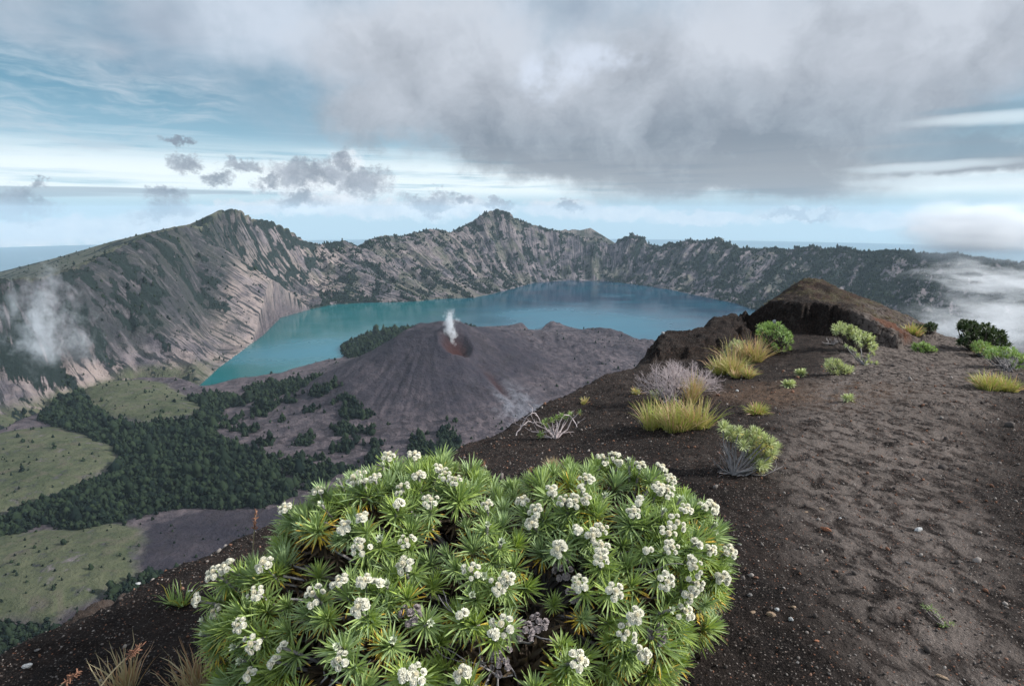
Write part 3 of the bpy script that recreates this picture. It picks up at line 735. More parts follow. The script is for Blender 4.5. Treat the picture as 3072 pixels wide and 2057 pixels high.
brownm = sstep(1.15 + 0.5 * fbm(Xn / 0.8, Yn / 0.8, 3, seed=237) - np.hypot((Xn - at(800, 392, 6.8)[0]) / 1.6, (Yn - 6.8)), 0, 0.7)
beyond = sstep(-SDn, 1.0, 3.0)
near_me = grid_mesh("near_ridge", Xn, Yn, Zn, dict(rocky=np.maximum(sstep(_sdO, -0.3, 0.1), np.maximum(sstep(sdist(Xn, Yn, mound_fp), -0.2, 0.1), beyond)), path=pathm, redm=redm, turf=turf, brown=brownm, beyond=beyond))
M, n, b, o_ = material("volcanic_soil")
tc = n.node('ShaderNodeTexCoord').outputs['Object']
a1 = n.noise(tc, 3.0, 8, 0.62); a2 = n.noise(tc, 28.0, 6, 0.7); a3 = n.noise(tc, 130.0, 4, 0.7); a4 = n.noise(tc, 0.8, 5, 0.6)
c = n.mix(n.step(a1, 0.36, 0.66), (0.007, 0.0055, 0.0055, 1), (0.024, 0.018, 0.016, 1))
c = n.mix(n.m('MULTIPLY', n.attr('brown'), n.step(a2, 0.32, 0.58)), c, (0.115, 0.075, 0.052, 1))
st_ = n.noise(n.vm('MULTIPLY', n.node('ShaderNodeMapping').outputs[0], (1, 1, 1)), 1, 1) if False else None
mp = n.node('ShaderNodeMapping'); mp.inputs['Rotation'].default_value = (0, 0, math.radians(-35)); mp.inputs['Scale'].default_value = (10.0, 6.0, 6.0)
n.L.new(tc, mp.inputs['Vector'])
scf = n.noise(mp.outputs[0], 1.0, 6, 0.66, 0.6)
c = n.mix(n.m('MULTIPLY', n.attr('path'), n.m('MULTIPLY', n.step(scf, 0.38, 0.60), 0.95)), c, (0.175, 0.148, 0.134, 1))
c = n.mix(n.m('MULTIPLY', n.step(a4, 0.45, 0.65), n.m('MULTIPLY', n.step(scf, 0.5, 0.66), 0.7)), c, (0.072, 0.060, 0.054, 1))
c = n.mix(n.m('MULTIPLY', n.attr('redm'), n.step(a1, 0.25, 0.5)), c, (0.125, 0.055, 0.034, 1))
c = n.mix(n.m('MULTIPLY', n.attr('turf'), n.step(a2, 0.38, 0.6)), c, n.mix(n.step(a1, 0.4, 0.6), (0.070, 0.042, 0.032, 1), (0.092, 0.082, 0.048, 1)))
c = n.mix(n.m('MULTIPLY', n.attr('beyond'), n.step(a4, 0.35, 0.6)), c, (0.085, 0.068, 0.060, 1))
# grains: pale, rusty and glassy grit
vn_ = n.node('ShaderNodeTexVoronoi', feature='F1'); n.put(vn_.inputs['Vector'], tc); vn_.inputs['Scale'].default_value = 95.0
vr = n.sep(vn_.outputs['Color'])
gm_ = n.m('MULTIPLY', n.step(vn_.outputs['Distance'], 0.42, 0.26), n.step(vr[0], 0.76, 0.84))
c = n.mix(n.m('MULTIPLY', gm_, 0.8), c, n.mix(n.step(vr[1], 0.6, 0.8), (0.26, 0.23, 0.21, 1), (0.26, 0.12, 0.075, 1)))
c = n.mix(n.m('MULTIPLY', n.step(a3, 0.52, 0.66), 0.7), c, (0.085, 0.067, 0.058, 1))
n.put(b.inputs['Base Color'], c)
b.inputs['Roughness'].default_value = 0.95; b.inputs['Specular IOR Level'].default_value = 0.12
rk = n.m('MULTIPLY', n.attr('rocky'), n.m('ADD', n.m('MULTIPLY', n.noise(tc, 5.0, 7, 0.7), 5.0), n.m('MULTIPLY', n.voronoi(tc, 7.0), -1.2)))
bump(n, b, n.m('ADD', n.m('ADD', rk, n.m('MULTIPLY_ADD', a1, 0.7, a2)), n.m('ADD', n.m('MULTIPLY', a3, 0.45), n.m('MULTIPLY', vn_.outputs['Distance'], -0.25))), 1.0, 0.03)
MAT_SOIL = M
tag(link("ground", near_me, M), kind='structure')

def gz(x, y):
    z, _ = near_ground(np.array([[float(x)]]), np.array([[float(y)]]))
    return float(z[0, 0])
def hit(px, py, d0=1.0, d1=24.0):
    """where the view through a picture point meets the near ground"""
    a, bb = pdir(px, py)
    ys_ = np.exp(np.linspace(math.log(d0), math.log(d1), 1400))[None, :]
    z, _ = near_ground(a * ys_, ys_)
    below = (CAM_Z + bb * ys_ - z)[0] < 0
    k = int(np.argmax(below)) if below.any() else None
    if k is None: return None
    Y = float(ys_[0, k]); return (a * Y, Y, float(z[0, k]))

# ---------------------------------------------------------------- plant builders
def unit(v):
    v = np.asarray(v, float); return v / (np.linalg.norm(v, axis=-1, keepdims=True) + 1e-12)
class Acc:
    """gathers geometry for one mesh"""
    def __init__(s): s.V, s.F, s.A, s.n = [], [], {}, 0
    def add(s, V, F, **at_):
        V = np.asarray(V, float).reshape(-1, 3); F = np.asarray(F, int)
        s.V.append(V); s.F.append(F + s.n); s.n += len(V)
        for k in ('u', 'v', 'w'):
            a = at_.get(k, 0.0)
            s.A.setdefault(k, []).append(np.full(len(V), a, float) if np.isscalar(a) else np.asarray(a, float).ravel())
    def mesh(s, name, smooth=True):
        return tri_mesh(name, np.concatenate(s.V), np.concatenate(s.F), {k: np.concatenate(a) for k, a in s.A.items()}, smooth)
def strips(acc, C, W, U, v, w, fold=None):
    """C (n,m,3) spine points, W (n,m,3) half-width vectors, U (m,) along; v, w per strip"""
    n_, m_ = C.shape[:2]
    L = C - W; R = C + W
    if fold is None:
        P = np.stack([L, R], 2); k = 2
    else:
        P = np.stack([L, C + fold, R], 2); k = 3
    V = P.reshape(-1, 3)
    base = (np.arange(n_) * m_ * k)[:, None, None]
    r = np.arange(m_ - 1)[None, :, None] * k; c = np.arange(k - 1)[None, None, :]
    i0 = base + r + c
    F = np.stack([i0, i0 + 1, i0 + k + 1, i0 + k], -1).reshape(-1, 4)
    u = np.broadcast_to(np.asarray(U)[None, :, None], (n_, m_, k)).ravel()
    acc.add(V, F, u=u, v=np.repeat(v, m_ * k), w=np.repeat(w, m_ * k))
def frame(ax):
    ax = unit(ax)
    h = np.array([0, 0, 1.0]) if abs(ax[2]) < 0.9 else np.array([1.0, 0, 0])
    e1 = unit(np.cross(ax, h)); e2 = np.cross(ax, e1)
    return ax, e1, e2
def rosette(acc, c, ax, r, nl, R, age=0.5, openness=1.0, wid=0.055, tint=0.0):
    """one tuft of narrow leaves round a stem tip"""
    ax, e1, e2 = frame(ax)
    k = np.arange(nl)
    f = (k + 0.5) / nl                                     # 0 = youngest, innermost
    az_ = k * 2.39996 + R.random() * 6.28
    inc = np.radians(5 + 92 * openness * f ** 1.1) + R.normal(0, 0.10, nl)
    L = r * (0.62 + 0.45 * np.sin(np.pi * np.clip(f * 0.9 + 0.12, 0, 1))) * R.uniform(0.85, 1.12, nl)
    rad = np.cos(az_)[:, None] * e1 + np.sin(az_)[:, None] * e2
    d0 = np.cos(inc)[:, None] * ax + np.sin(inc)[:, None] * rad
    tang = -np.sin(az_)[:, None] * e1 + np.cos(az_)[:, None] * e2
    nrm = np.cos(inc)[:, None] * rad - np.sin(inc)[:, None] * ax      # outer face of the leaf
    U = np.array([0.0, 0.35, 0.72, 1.0])
    curve = R.uniform(0.05, 0.32, nl) * (0.4 + f)
    start = np.asarray(c)[None, :] - ax * (f * r * 0.34)[:, None]
    C = start[:, None] + d0[:, None] * (L[:, None] * U)[..., None] + nrm[:, None] * (L[:, None] * curve[:, None] * U ** 2)[..., None] + np.array([0, 0, -1.0]) * (L[:, None] * 0.10 * f[:, None] * U ** 2)[..., None]
    wp = np.array([0.55, 1.0, 0.85, 0.12])
    tw = tang + nrm * R.normal(0, 0.25, nl)[:, None]
    W = unit(tw)[:, None] * (r * wid * wp)[None, :, None]
    fold = nrm[:, None] * (r * 0.028 * wp)[None, :, None]
    yel = np.clip((f - (1.12 - age * 0.75)) * 2.6 + R.normal(0, 0.16, nl), 0, 1)
    strips(acc, C, W, U, np.clip(R.random(nl) * 0.6 + tint, 0, 1), yel, fold)
def tube(acc, P, r0, r1, sides=5, v=0.5):
    P = np.asarray(P, float); m_ = len(P)
    T = unit(np.gradient(P, axis=0))
    h = np.array([0.3, 0.2, 1.0]) if abs(unit(P[-1] - P[0])[2]) < 0.9 else np.array([1.0, 0, 0.1])
    e1 = unit(np.cross(T, h)); e2 = np.cross(T, e1)
    rr = np.linspace(r0, r1, m_)[:, None, None]
    a_ = np.arange(sides) * 2 * np.pi / sides
    V = P[:, None] + rr * (np.cos(a_)[None, :, None] * e1[:, None] + np.sin(a_)[None, :, None] * e2[:, None])
    i = np.arange(m_ - 1)[:, None] * sides; j = np.arange(sides)[None, :]; j2 = (j + 1) % sides
    F = np.stack([i + j, i + j2, i + sides + j2, i + sides + j], -1).reshape(-1, 4)
    acc.add(V.reshape(-1, 3), F, u=np.repeat(np.linspace(0, 1, m_), sides), v=v, w=0.0)
def grow(acc, p, d, L, r, R, depth, spread=0.6, bend=0.25, kids=(2, 3), up=0.15, tips=None, sides=5, shrink=0.72):
    """a branching twig; collects tip points"""
    m_ = 5; P = [np.array(p, float)]; dd = unit(d)
    for k in range(m_):
        dd = unit(dd + R.normal(0, bend * 0.45, 3) + np.array([0, 0, up * 0.3]))
        P.append(P[-1] + dd * L / m_)
    r1 = r * 0.62
    tube(acc, P, r, r1, sides, v=R.random())
    if depth == 0:
        if tips is not None: tips.append((P[-1], dd))
        return
    for k in range(R.integers(kids[0], kids[1] + 1)):
        nd = unit(dd + R.normal(0, spread, 3) * np.array([1, 1, 0.7]))
        q = P[-1] if k < 2 else P[R.integers(2, m_)]
        grow(acc, q, nd, L * shrink * R.uniform(0.8, 1.15), r1, R, depth - 1, spread, bend, kids, up, tips, max(3, sides - 1), shrink)
def blades(acc, c, nb, L, spread, R, wid=0.0035, lean=(0, 0), droop=0.5, rad=0.05, hues=(0, 1), kink=0.1, groundz=None, dead=0.25):
    """a tuft of grass"""
    az_ = R.random(nb) * 6.283; f = R.random(nb) ** 0.7
    inc = f * spread + R.normal(0, 0.08, nb)
    Ls = L * R.uniform(0.45, 1.1, nb)
    rd = np.stack([np.cos(az_), np.sin(az_), 0 * az_], -1)
    d0 = np.cos(inc)[:, None] * np.array([lean[0], lean[1], 1.0]) + np.sin(inc)[:, None] * rd
    d0 = unit(d0)
    start = np.asarray(c)[None, :] + rd * (rad * np.sqrt(R.random(nb)))[:, None]
    U = np.linspace(0, 1, 5)
    C = start[:, None] + d0[:, None] * (Ls[:, None] * U)[..., None] + (rd * 0.35 + np.array([0, 0, -1.0]))[:, None] * (Ls[:, None] * droop * (0.3 + inc[:, None]) * 0.55 * U ** 2.2)[..., None]
    C = C + R.normal(0, kink * 0.05, (nb, 5, 3)) * (Ls[:, None] * U)[..., None]
    side = unit(np.cross(d0, rd + R.normal(0, 0.6, (nb, 3))))
    W = side[:, None] * (wid * np.array([1.0, 1.0, 0.8, 0.5, 0.06]))[None, :, None] * R.uniform(0.7, 1.3, nb)[:, None, None]
    v = R.uniform(hues[0], hues[1], nb); w = (R.random(nb) < dead).astype(float) * R.uniform(0.6, 1, nb)
    strips(acc, C, W, U, v, w)

def leaf_mat(name, young, mid, old, tipc=None, trans=0.22, rough=0.55):
    """leaves: u along the leaf, v tint of the leaf, w how withered"""
    M, n, b, o_ = material(name)
    u, v, w = n.attr('u'), n.attr('v'), n.attr('w')
    c = n.mix(v, young, mid)
    c = n.mix(n.step(n.m('ADD', w, n.m('MULTIPLY', n.m('SUBTRACT', u, 0.55), n.m('MULTIPLY', w, 1.0))), 0.35, 0.75), c, old)
    if tipc is not None:
        c = n.mix(n.m('MULTIPLY', n.step(u, 0.62, 1.0), n.step(w, 0.15, 0.5)), c, tipc)
    n.put(b.inputs['Base Color'], c)
    b.inputs['Roughness'].default_value = rough; b.inputs['Specular IOR Level'].default_value = 0.3
    tr = n.node('ShaderNodeBsdfTranslucent'); n.put(tr.inputs[0], n.mix(1.0, c, (1.0, 1.0, 0.6, 1), 'MULTIPLY'))
    ms = n.node('ShaderNodeMixShader'); ms.inputs[0].default_value = trans
    n.L.new(b.outputs[0], ms.inputs[1]); n.L.new(tr.outputs[0], ms.inputs[2]); n.L.new(ms.outputs[0], o_.inputs[0])
    return M
def twig_mat(name, c0, c1):
    M, n, b, o_ = material(name)
    tc = n.node('ShaderNodeTexCoord').outputs['Object']
    n.put(b.inputs['Base Color'], n.mix(n.m('ADD', n.m('MULTIPLY', n.noise(tc, 60, 4, 0.6), 0.7), n.m('MULTIPLY', n.attr('v'), 0.3)), c0, c1))
    bump(n, b, n.noise(tc, 180, 4, 0.7), 0.6, 0.003)
    return M
LEAF = leaf_mat("green_leaves", (0.355, 0.465, 0.085, 1), (0.305, 0.410, 0.210, 1), (0.66, 0.50, 0.07, 1), (0.72, 0.40, 0.06, 1))
LEAF_GREY = leaf_mat("grey_green_leaves", (0.52, 0.58, 0.28, 1), (0.46, 0.52, 0.30, 1), (0.72, 0.60, 0.18, 1))
LEAF_LIGHT = leaf_mat("pale_green_leaves", (0.30, 0.43, 0.10, 1), (0.26, 0.37, 0.17, 1), (0.45, 0.38, 0.08, 1))
LEAF_DARK = leaf_mat("dark_leaves", (0.040, 0.070, 0.025, 1), (0.060, 0.085, 0.040, 1), (0.10, 0.10, 0.05, 1))
DEADLEAF = leaf_mat("withered_leaves", (0.14, 0.10, 0.06, 1), (0.075, 0.058, 0.045, 1), (0.30, 0.17, 0.07, 1))
GRASS = leaf_mat("yellow_green_grass", (0.33, 0.41, 0.085, 1), (0.48, 0.41, 0.20, 1), (0.56, 0.38, 0.26, 1), (0.60, 0.36, 0.20, 1), 0.25)
TURF = leaf_mat("turf_blades", (0.11, 0.12, 0.055, 1), (0.17, 0.145, 0.09, 1), (0.20, 0.155, 0.105, 1), None, 0.2)
STRAW = leaf_mat("dry_grass", (0.50, 0.43, 0.28, 1), (0.40, 0.32, 0.20, 1), (0.38, 0.24, 0.15, 1), None, 0.25)
TWIG = twig_mat("grey_bark", (0.15, 0.14, 0.145, 1), (0.42, 0.39, 0.39, 1))
TWIG_PALE = twig_mat("bleached_twigs", (0.36, 0.30, 0.31, 1), (0.66, 0.58, 0.58, 1))
TWIG_DARK = twig_mat("dark_bark", (0.045, 0.036, 0.032, 1), (0.12, 0.10, 0.09, 1))
RUST = twig_mat("rusty_seed_head", (0.15, 0.075, 0.050, 1), (0.33, 0.17, 0.11, 1))

M, n, b, o_ = material("white_petals")
n.put(b.inputs['Base Color'], n.mix(n.attr('w'), n.mix(n.attr('v'), (0.94, 0.92, 0.82, 1), (0.92, 0.89, 0.74, 1)), (0.86, 0.74, 0.46, 1)))
b.inputs['Roughness'].default_value = 0.7
tr = n.node('ShaderNodeBsdfTranslucent'); tr.inputs[0].default_value = (0.8, 0.8, 0.7, 1)
ms = n.node('ShaderNodeMixShader'); ms.inputs[0].default_value = 0.30
n.L.new(b.outputs[0], ms.inputs[1]); n.L.new(tr.outputs[0], ms.inputs[2]); n.L.new(ms.outputs[0], o_.inputs[0])
PETAL = M
M, n, b, o_ = material("greenish_bud")
n.put(b.inputs['Base Color'], n.mix(n.attr('u'), (0.30, 0.42, 0.20, 1), (0.72, 0.74, 0.58, 1)))
BUD = M
M, n, b, o_ = material("grey_dead_flower")
n.put(b.inputs['Base Color'], n.mix(n.attr('v'), (0.36, 0.31, 0.31, 1), (0.22, 0.19, 0.19, 1)))
DEADFLOWER = M

def head(acc, c, ax, r, R, yellow=0.0):
    """one flower head: rounded knob of short papery bracts"""
    ax, e1, e2 = frame(ax)
    for ring, (nn, inc, ln) in enumerate(((9, 1.30, 1.0), (8, 0.85, 1.0), (6, 0.45, 0.95))):
        a_ = np.arange(nn) * 6.283 / nn + R.random() * 6
        rad = np.cos(a_)[:, None] * e1 + np.sin(a_)[:, None] * e2
        d = np.cos(inc) * ax + np.sin(inc) * rad
        d = unit(d + R.normal(0, 0.10, d.shape))
        U = np.array([0.0, 0.5, 0.85, 1.0])
        up = np.cos(inc) * rad - np.sin(inc) * ax
        C = np.asarray(c) + d[:, None] * (r * ln * U)[None, :, None] - up[:, None] * (r * 0.22 * U ** 2)[None, :, None] * 1.0
        tang = unit(np.cross(d, up))
        W = tang[:, None] * (r * 0.34 * np.array([0.5, 1.0, 0.8, 0.15]))[None, :, None]
        strips(acc, C, W, U, R.random(nn), np.full(nn, yellow * 0.4), -up[:, None] * (r * 0.10 * np.array([0.3, 1.0, 0.7, 0.0]))[None, :, None])
    # disc
    nn = 10; a_ = np.arange(nn) * 2.4; rr = r * 0.36 * np.sqrt((np.arange(nn) + .5) / nn)
    P = np.asarray(c) + ax * (r * 0.86) + (np.cos(a_) * rr)[:, None] * e1 + (np.sin(a_) * rr)[:, None] * e2
    for p in P:
        s = r * 0.15
        O = np.array([[1, 0, 0], [0, 1, 0], [-1, 0, 0], [0, -1, 0], [.5, 0, 1], [0, .5, 1], [-.5, 0, 1], [0, -.5, 1]]) * s
        V = p + O[:, :1] * e1 + O[:, 1:2] * e2 + O[:, 2:] * ax
        acc.add(V, [[0, 1, 5, 4], [1, 2, 6, 5], [2, 3, 7, 6], [3, 0, 4, 7], [4, 5, 6, 7]], w=0.25 if not yellow else 0.8, v=0.5)
def cluster_mesh(name, R, nh, spread, hr, yc=1, loose=0.0):
    """a head of blossom about the origin, opening along +Z"""
    A = Acc(); pts = []
    for k in range(nh):
        if k < yc: rr, a_ = spread * 0.15 * R.random(), R.random() * 6.28
        else: rr, a_ = spread * R.uniform(0.8, 1.08 + loose), (k - yc) * 6.283 / (nh - yc) + R.normal(0, 0.2)
        d = np.array([rr * math.cos(a_), rr * math.sin(a_), 0.0])
        tilt = rr / spread * 0.55
        ax = unit(np.array([math.cos(a_) * tilt, math.sin(a_) * tilt, 1.0]))
        z = -0.25 * rr * rr / spread + R.normal(0, 0.0015)
        head(A, d + np.array([0, 0, z]), ax, hr * R.uniform(0.85, 1.15), R, 0.75 if (k < yc) else 0.0)
    return A.mesh(name)
def fix_quads(me):
    me.validate(clean_customdata=False)
    return me

# ---------------------------------------------------------------- the flowering shrub in front
CT, ST = math.cos(PITCH), math.sin(PITCH)
def cam_point(px, py, dc):
    """point seen at a picture position, dc metres in front of the camera"""
    u, v = (px - 512.0) / FPX, (342.5 - py) / FPX
    return np.array([u * dc, dc * (CT + v * ST), CAM_Z + dc * (-ST + v * CT)])
def to_px(p):
    x, y, z = p[0], p[1], p[2] - CAM_Z
    dc = y * CT - z * ST; up = y * ST + z * CT
    return 512 + FPX * x / dc, 342.5 - FPX * up / dc, dc
R = np.random.default_rng(21)
blob_px = [(312, 624, 84, 2.08), (382, 570, 100, 2.26), (430, 563, 101, 2.32), (577, 568, 103, 2.30), (632, 562, 86, 2.24), (486, 604, 104, 2.16), (380, 660, 104, 1.95),
           (262, 622, 44, 2.08), (236, 640, 32, 2.02), (512, 678, 104, 1.95), (600, 606, 86, 2.10), (684, 566, 34, 2.16), (530, 706, 78, 1.90), (312, 690, 72, 1.95)]
BL = [(cam_point(x, y, d), r * d / FPX) for x, y, r, d in blob_px]
def bush_hit(px, py):
    u, v = (px - 512.0) / FPX, (342.5 - py) / FPX
    d = unit(np.array([u, CT + v * ST, -ST + v * CT])); o = np.array([0, 0, CAM_Z])
    best = None
    for c, r in BL:
        oc = c - o; t = float(np.dot(oc, d)); m2 = float(np.dot(oc, oc) - t * t)
        if m2 > r * r:
            continue
        tt = t - math.sqrt(r * r - m2)
        if best is None or tt < best[0]: best = (tt, c, r)
    if best is None:      # just outside the outline: nearest lobe
        c, r = min(BL, key=lambda q: (np.linalg.norm(np.cross(q[0] - o, d)) - q[1]))
        t = float(np.dot(c - o, d)); p = o + d * t
        return p, unit(p - c)
    p = o + d * best[0]
    return p, unit(p - best[1])
gaps = [(570, 583, 15), (530, 610, 20), (505, 625, 14), (478, 660, 15), (302, 662, 17), (325, 680, 12), (622, 558, 9), (490, 640, 12)]
pts = []
for c, r in BL:
    n_ = int(760 * r * r / 0.15)
    u = unit(R.normal(0, 1, (n_, 3)))
    for q in u:
        p = c + q * r
        if any(np.linalg.norm(p - c2) < r2 * 0.97 for c2, r2 in BL if c2 is not c): continue
        pts.append((p, q))
R.shuffle(pts)
keep = []
for p, q in pts:
    if p[2] < gz(p[0], p[1]) + 0.03 if len(keep) < 0 else p[2] < -0.25: continue
    if q[1] > 0.80 and q[2] < 0.1: continue
    if all(np.linalg.norm(p - k[0]) > 0.057 for k in keep): keep.append((p, q))
bush_base = np.array([0.02, 1.95, 0.0]); bush_base[2] = gz(bush_base[0], bush_base[1])
bush = tag(empty("flowering_shrub", tuple(bush_base)), "large heart-shaped green shrub covered in white flower clusters in the foreground", "flowering shrub")
F_ = Acc(); Dd = Acc(); S_ = Acc()
for p, q in keep:
    x, y, dc = to_px(p)
    if any(math.hypot(x - gx0, y - gy0) < gr for gx0, gy0, gr in gaps): 
        continue
    if R.random() < 0.06: continue
    ax = unit(q * 0.75 + np.array([0, -0.05, 0.55]) + R.normal(0, 0.22, 3))
    low = np.clip((y - 520) / 130.0, 0, 1)
    r = R.choice([R.uniform(0.046, 0.062), R.uniform(0.062, 0.082), R.uniform(0.080, 0.100)], p=[.3, .45, .25])
    rosette(F_, p - ax * 0.03 + R.normal(0, 0.012, 3) - bush_base, ax, r, int(R.integers(56, 80)), R, age=np.clip(0.42 + 0.32 * low + R.normal(0, 0.28), 0, 1.05), openness=R.uniform(0.75, 1.12), wid=R.uniform(0.034, 0.044), tint=np.clip(0.50 - 0.45 * low + R.normal(0, 0.32), 0, 0.9))
    # the stem that carries it, wandering back towards the root
    e = p - ax * 0.04
    mid = e * 0.55 + (bush_base + np.array([0, 0, 0.12])) * 0.45 - q * 0.03 + R.normal(0, 0.03, 3)
    tube(S_, np.array([bush_base + R.normal(0, 0.05, 3) * np.array([1, 1, 0]), (mid + bush_base) / 2 + R.normal(0, .02, 3), mid, e]) - bush_base, 0.011, 0.0045, 4, v=R.random())
    # withered leaves hanging below the green tuft
    rosette(Dd, p - ax * 0.085 - bush_base, ax, r * 0.95, 26, R, age=0.4, openness=1.25, wid=0.06, tint=R.uniform(0, 0.4))
for p, q in keep[::2]:  # inner withered layer, added to stop light passing through the hollow bush
    c = p - q * 0.15
    rosette(Dd, c - bush_base, unit(q + R.normal(0, 0.3, 3)), 0.11, 26, R, age=0.2, openness=1.2, wid=0.08, tint=0.4)
FOL_DONE = None
link("withered_foliage", Dd.mesh("withered_foliage"), DEADLEAF, bush)
for gx0, gy0, gr in gaps[:7]:       # bare twigs showing in the gaps
    for k in range(4):
        p, q = bush_hit(gx0 + R.normal(0, gr * .8), gy0 + R.normal(0, gr * .8))
        grow(S_, p - q * 0.10 - bush_base, unit(R.normal(0, 1, 3) * np.array([1, .4, .6]) + np.array([0, -0.3, 0.2])), R.uniform(0.08, 0.16), 0.004, R, 1, 0.5, 0.4, (1, 2), 0.0, None, 4)
cl_var = [cluster_mesh("flower_cluster", R, *a) for a in ((6, 0.0210, 0.0145, 1), (7, 0.0225, 0.0135, 1), (6, 0.0200, 0.0150, 1), (8, 0.0260, 0.0130, 2), (7, 0.0240, 0.0130, 1, 0.3), (5, 0.0160, 0.0145, 1))]
sg_var = [cluster_mesh("flower_head", R, k, 0.008, 0.0145, 0) for k in (2, 3, 2)] 
bud_var = []
for k in range(2):
    A = Acc()
    rosette(A, (0, 0, -0.006), (0, 0, 1), 0.022, 22, R, age=-0.3, openness=0.35, wid=0.16)
    bud_var.append(A.mesh("flower_bud"))
for m_ in cl_var + sg_var: m_.materials.append(PETAL)
for m_ in bud_var: m_.materials.append(BUD)
dead_var = []
for k in range(2):
    m_ = cluster_mesh("dead_flower_cluster", R, 7, 0.022, 0.012, 1); m_.materials.append(DEADFLOWER); dead_var.append(m_)
z6 = lambda x, y: (183.3 + x / 6.213, 433.3 + y / 6.213)
z7 = lambda x, y: (466.7 + x / 6.213, 433.3 + y / 6.213)
CL = [z6(*p) for p in [(1275, 135), (1435, 130), (1590, 215), (1625, 245), (1690, 285), (1100, 250), (1060, 285), (1190, 270), (1460, 260), (1355, 335), (1535, 415), (1105, 520), (840, 350), (630, 460), (1000, 575), (1390, 660),
                       (1100, 705), (1890, 440), (1370, 815), (965, 915), (1125, 910), (1785, 845), (1960, 940), (2015, 900), (500, 805), (190, 860), (270, 825), (810, 1000), (445, 985), (80, 1035), (195, 1105), (345, 1185),
                       (1095, 1080), (1975, 1185), (425, 1300), (410, 1490), (975, 1405), (1450, 1490), (1730, 1490)]]
CL += [z7(*p) for p in [(850, 155), (915, 128), (1080, 195), (1210, 205), (1270, 280), (1195, 330), (1245, 352), (740, 280), (525, 350), (345, 410), (425, 480), (405, 555), (610, 415), (675, 420), (745, 405), (1040, 485), (1365, 465), (1525, 450),
                        (1310, 550), (840, 590), (785, 630), (840, 700), (835, 780), (570, 715), (1255, 625), (1275, 705), (1520, 725), (1640, 725), (1240, 915), (1590, 895), (1425, 830), (1430, 930), (1390, 1000), (925, 975), (700, 925),
                        (1050, 1125), (1000, 1235), (1360, 1100), (1115, 1380), (695, 1400)]]
SG = [z6(*p) for p in [(1120, 300), (1340, 430), (1205, 925), (1735, 1120), (1375, 1500), (615, 1325), (560, 1410), (1930, 1240)]] + [z7(*p) for p in [(715, 340), (1075, 415), (690, 595), (1130, 720), (1430, 680), (1470, 450), (1070, 1350), (1400, 790), (945, 180)]]
BD = [z6(*p) for p in [(230, 970), (230, 1020), (310, 1320), (350, 1410), (1220, 650), (1265, 930), (1535, 1170), (955, 1320), (1305, 1280), (1865, 880), (1795, 1000), (855, 435), (1975, 670), (1890, 560), (115, 1160), (120, 1240), (965, 290), (1240, 190)]]
BD += [z7(*p) for p in [(1010, 165), (1330, 400), (1225, 475), (1275, 1090), (860, 380), (1545, 565), (1545, 610)]]
DC = [z7(*p) for p in [(680, 990), (450, 1170), (365, 1220), (205, 1330), (205, 1430), (1190, 1240), (590, 840)]] + [z6(1415, 1115)]
def put_on_bush(lst, var, lift, scale, tuft=True):
    for k, (px, py) in enumerate(lst):
        p, q = bush_hit(px, py)
        ax = unit(q * 0.55 + np.array([0, -0.28, 0.45]) + R.normal(0, 0.16, 3))
        # slide the head along the line of sight so that it stays where the photo has it
        v = unit(p - np.array([0, 0, CAM_Z]))
        pos = p - v * lift * R.uniform(0.8, 1.25)
        me = var[k % len(var)]
        if tuft: rosette(F_, pos - ax * 0.062 - bush_base, ax, R.uniform(0.062, 0.080), 54, R, age=0.40, openness=1.0, wid=0.042, tint=R.uniform(0, 0.5)); tube(S_, np.array([pos + ax * 0.0, pos - ax * 0.10 - q * 0.06]) - bush_base, 0.005, 0.006, 4)
        o = bpy.data.objects.new(me.name.split('.')[0], me)
        COL.objects.link(o); o.parent = bush
        o.location = Vector(pos - bush_base)
        e = Vector(ax).to_track_quat('Z', 'Y').to_euler(); 
        o.rotation_mode = 'QUATERNION'
        o.rotation_quaternion = Vector(ax).to_track_quat('Z', 'Y') @ Euler((0, 0, R.uniform(0, 6.28))).to_quaternion()
        s = scale * R.uniform(0.9, 1.15); o.scale = (s, s, s)
put_on_bush(CL, cl_var, 0.080, 0.85)
put_on_bush(SG, sg_var, 0.075, 0.92)
put_on_bush(BD, bud_var, 0.07, 0.9)
put_on_bush(DC, dead_var, 0.0, 1.05, False)
link("foliage", F_.mesh("foliage"), LEAF, bush)
link("stems", S_.mesh("stems"), TWIG, bush)

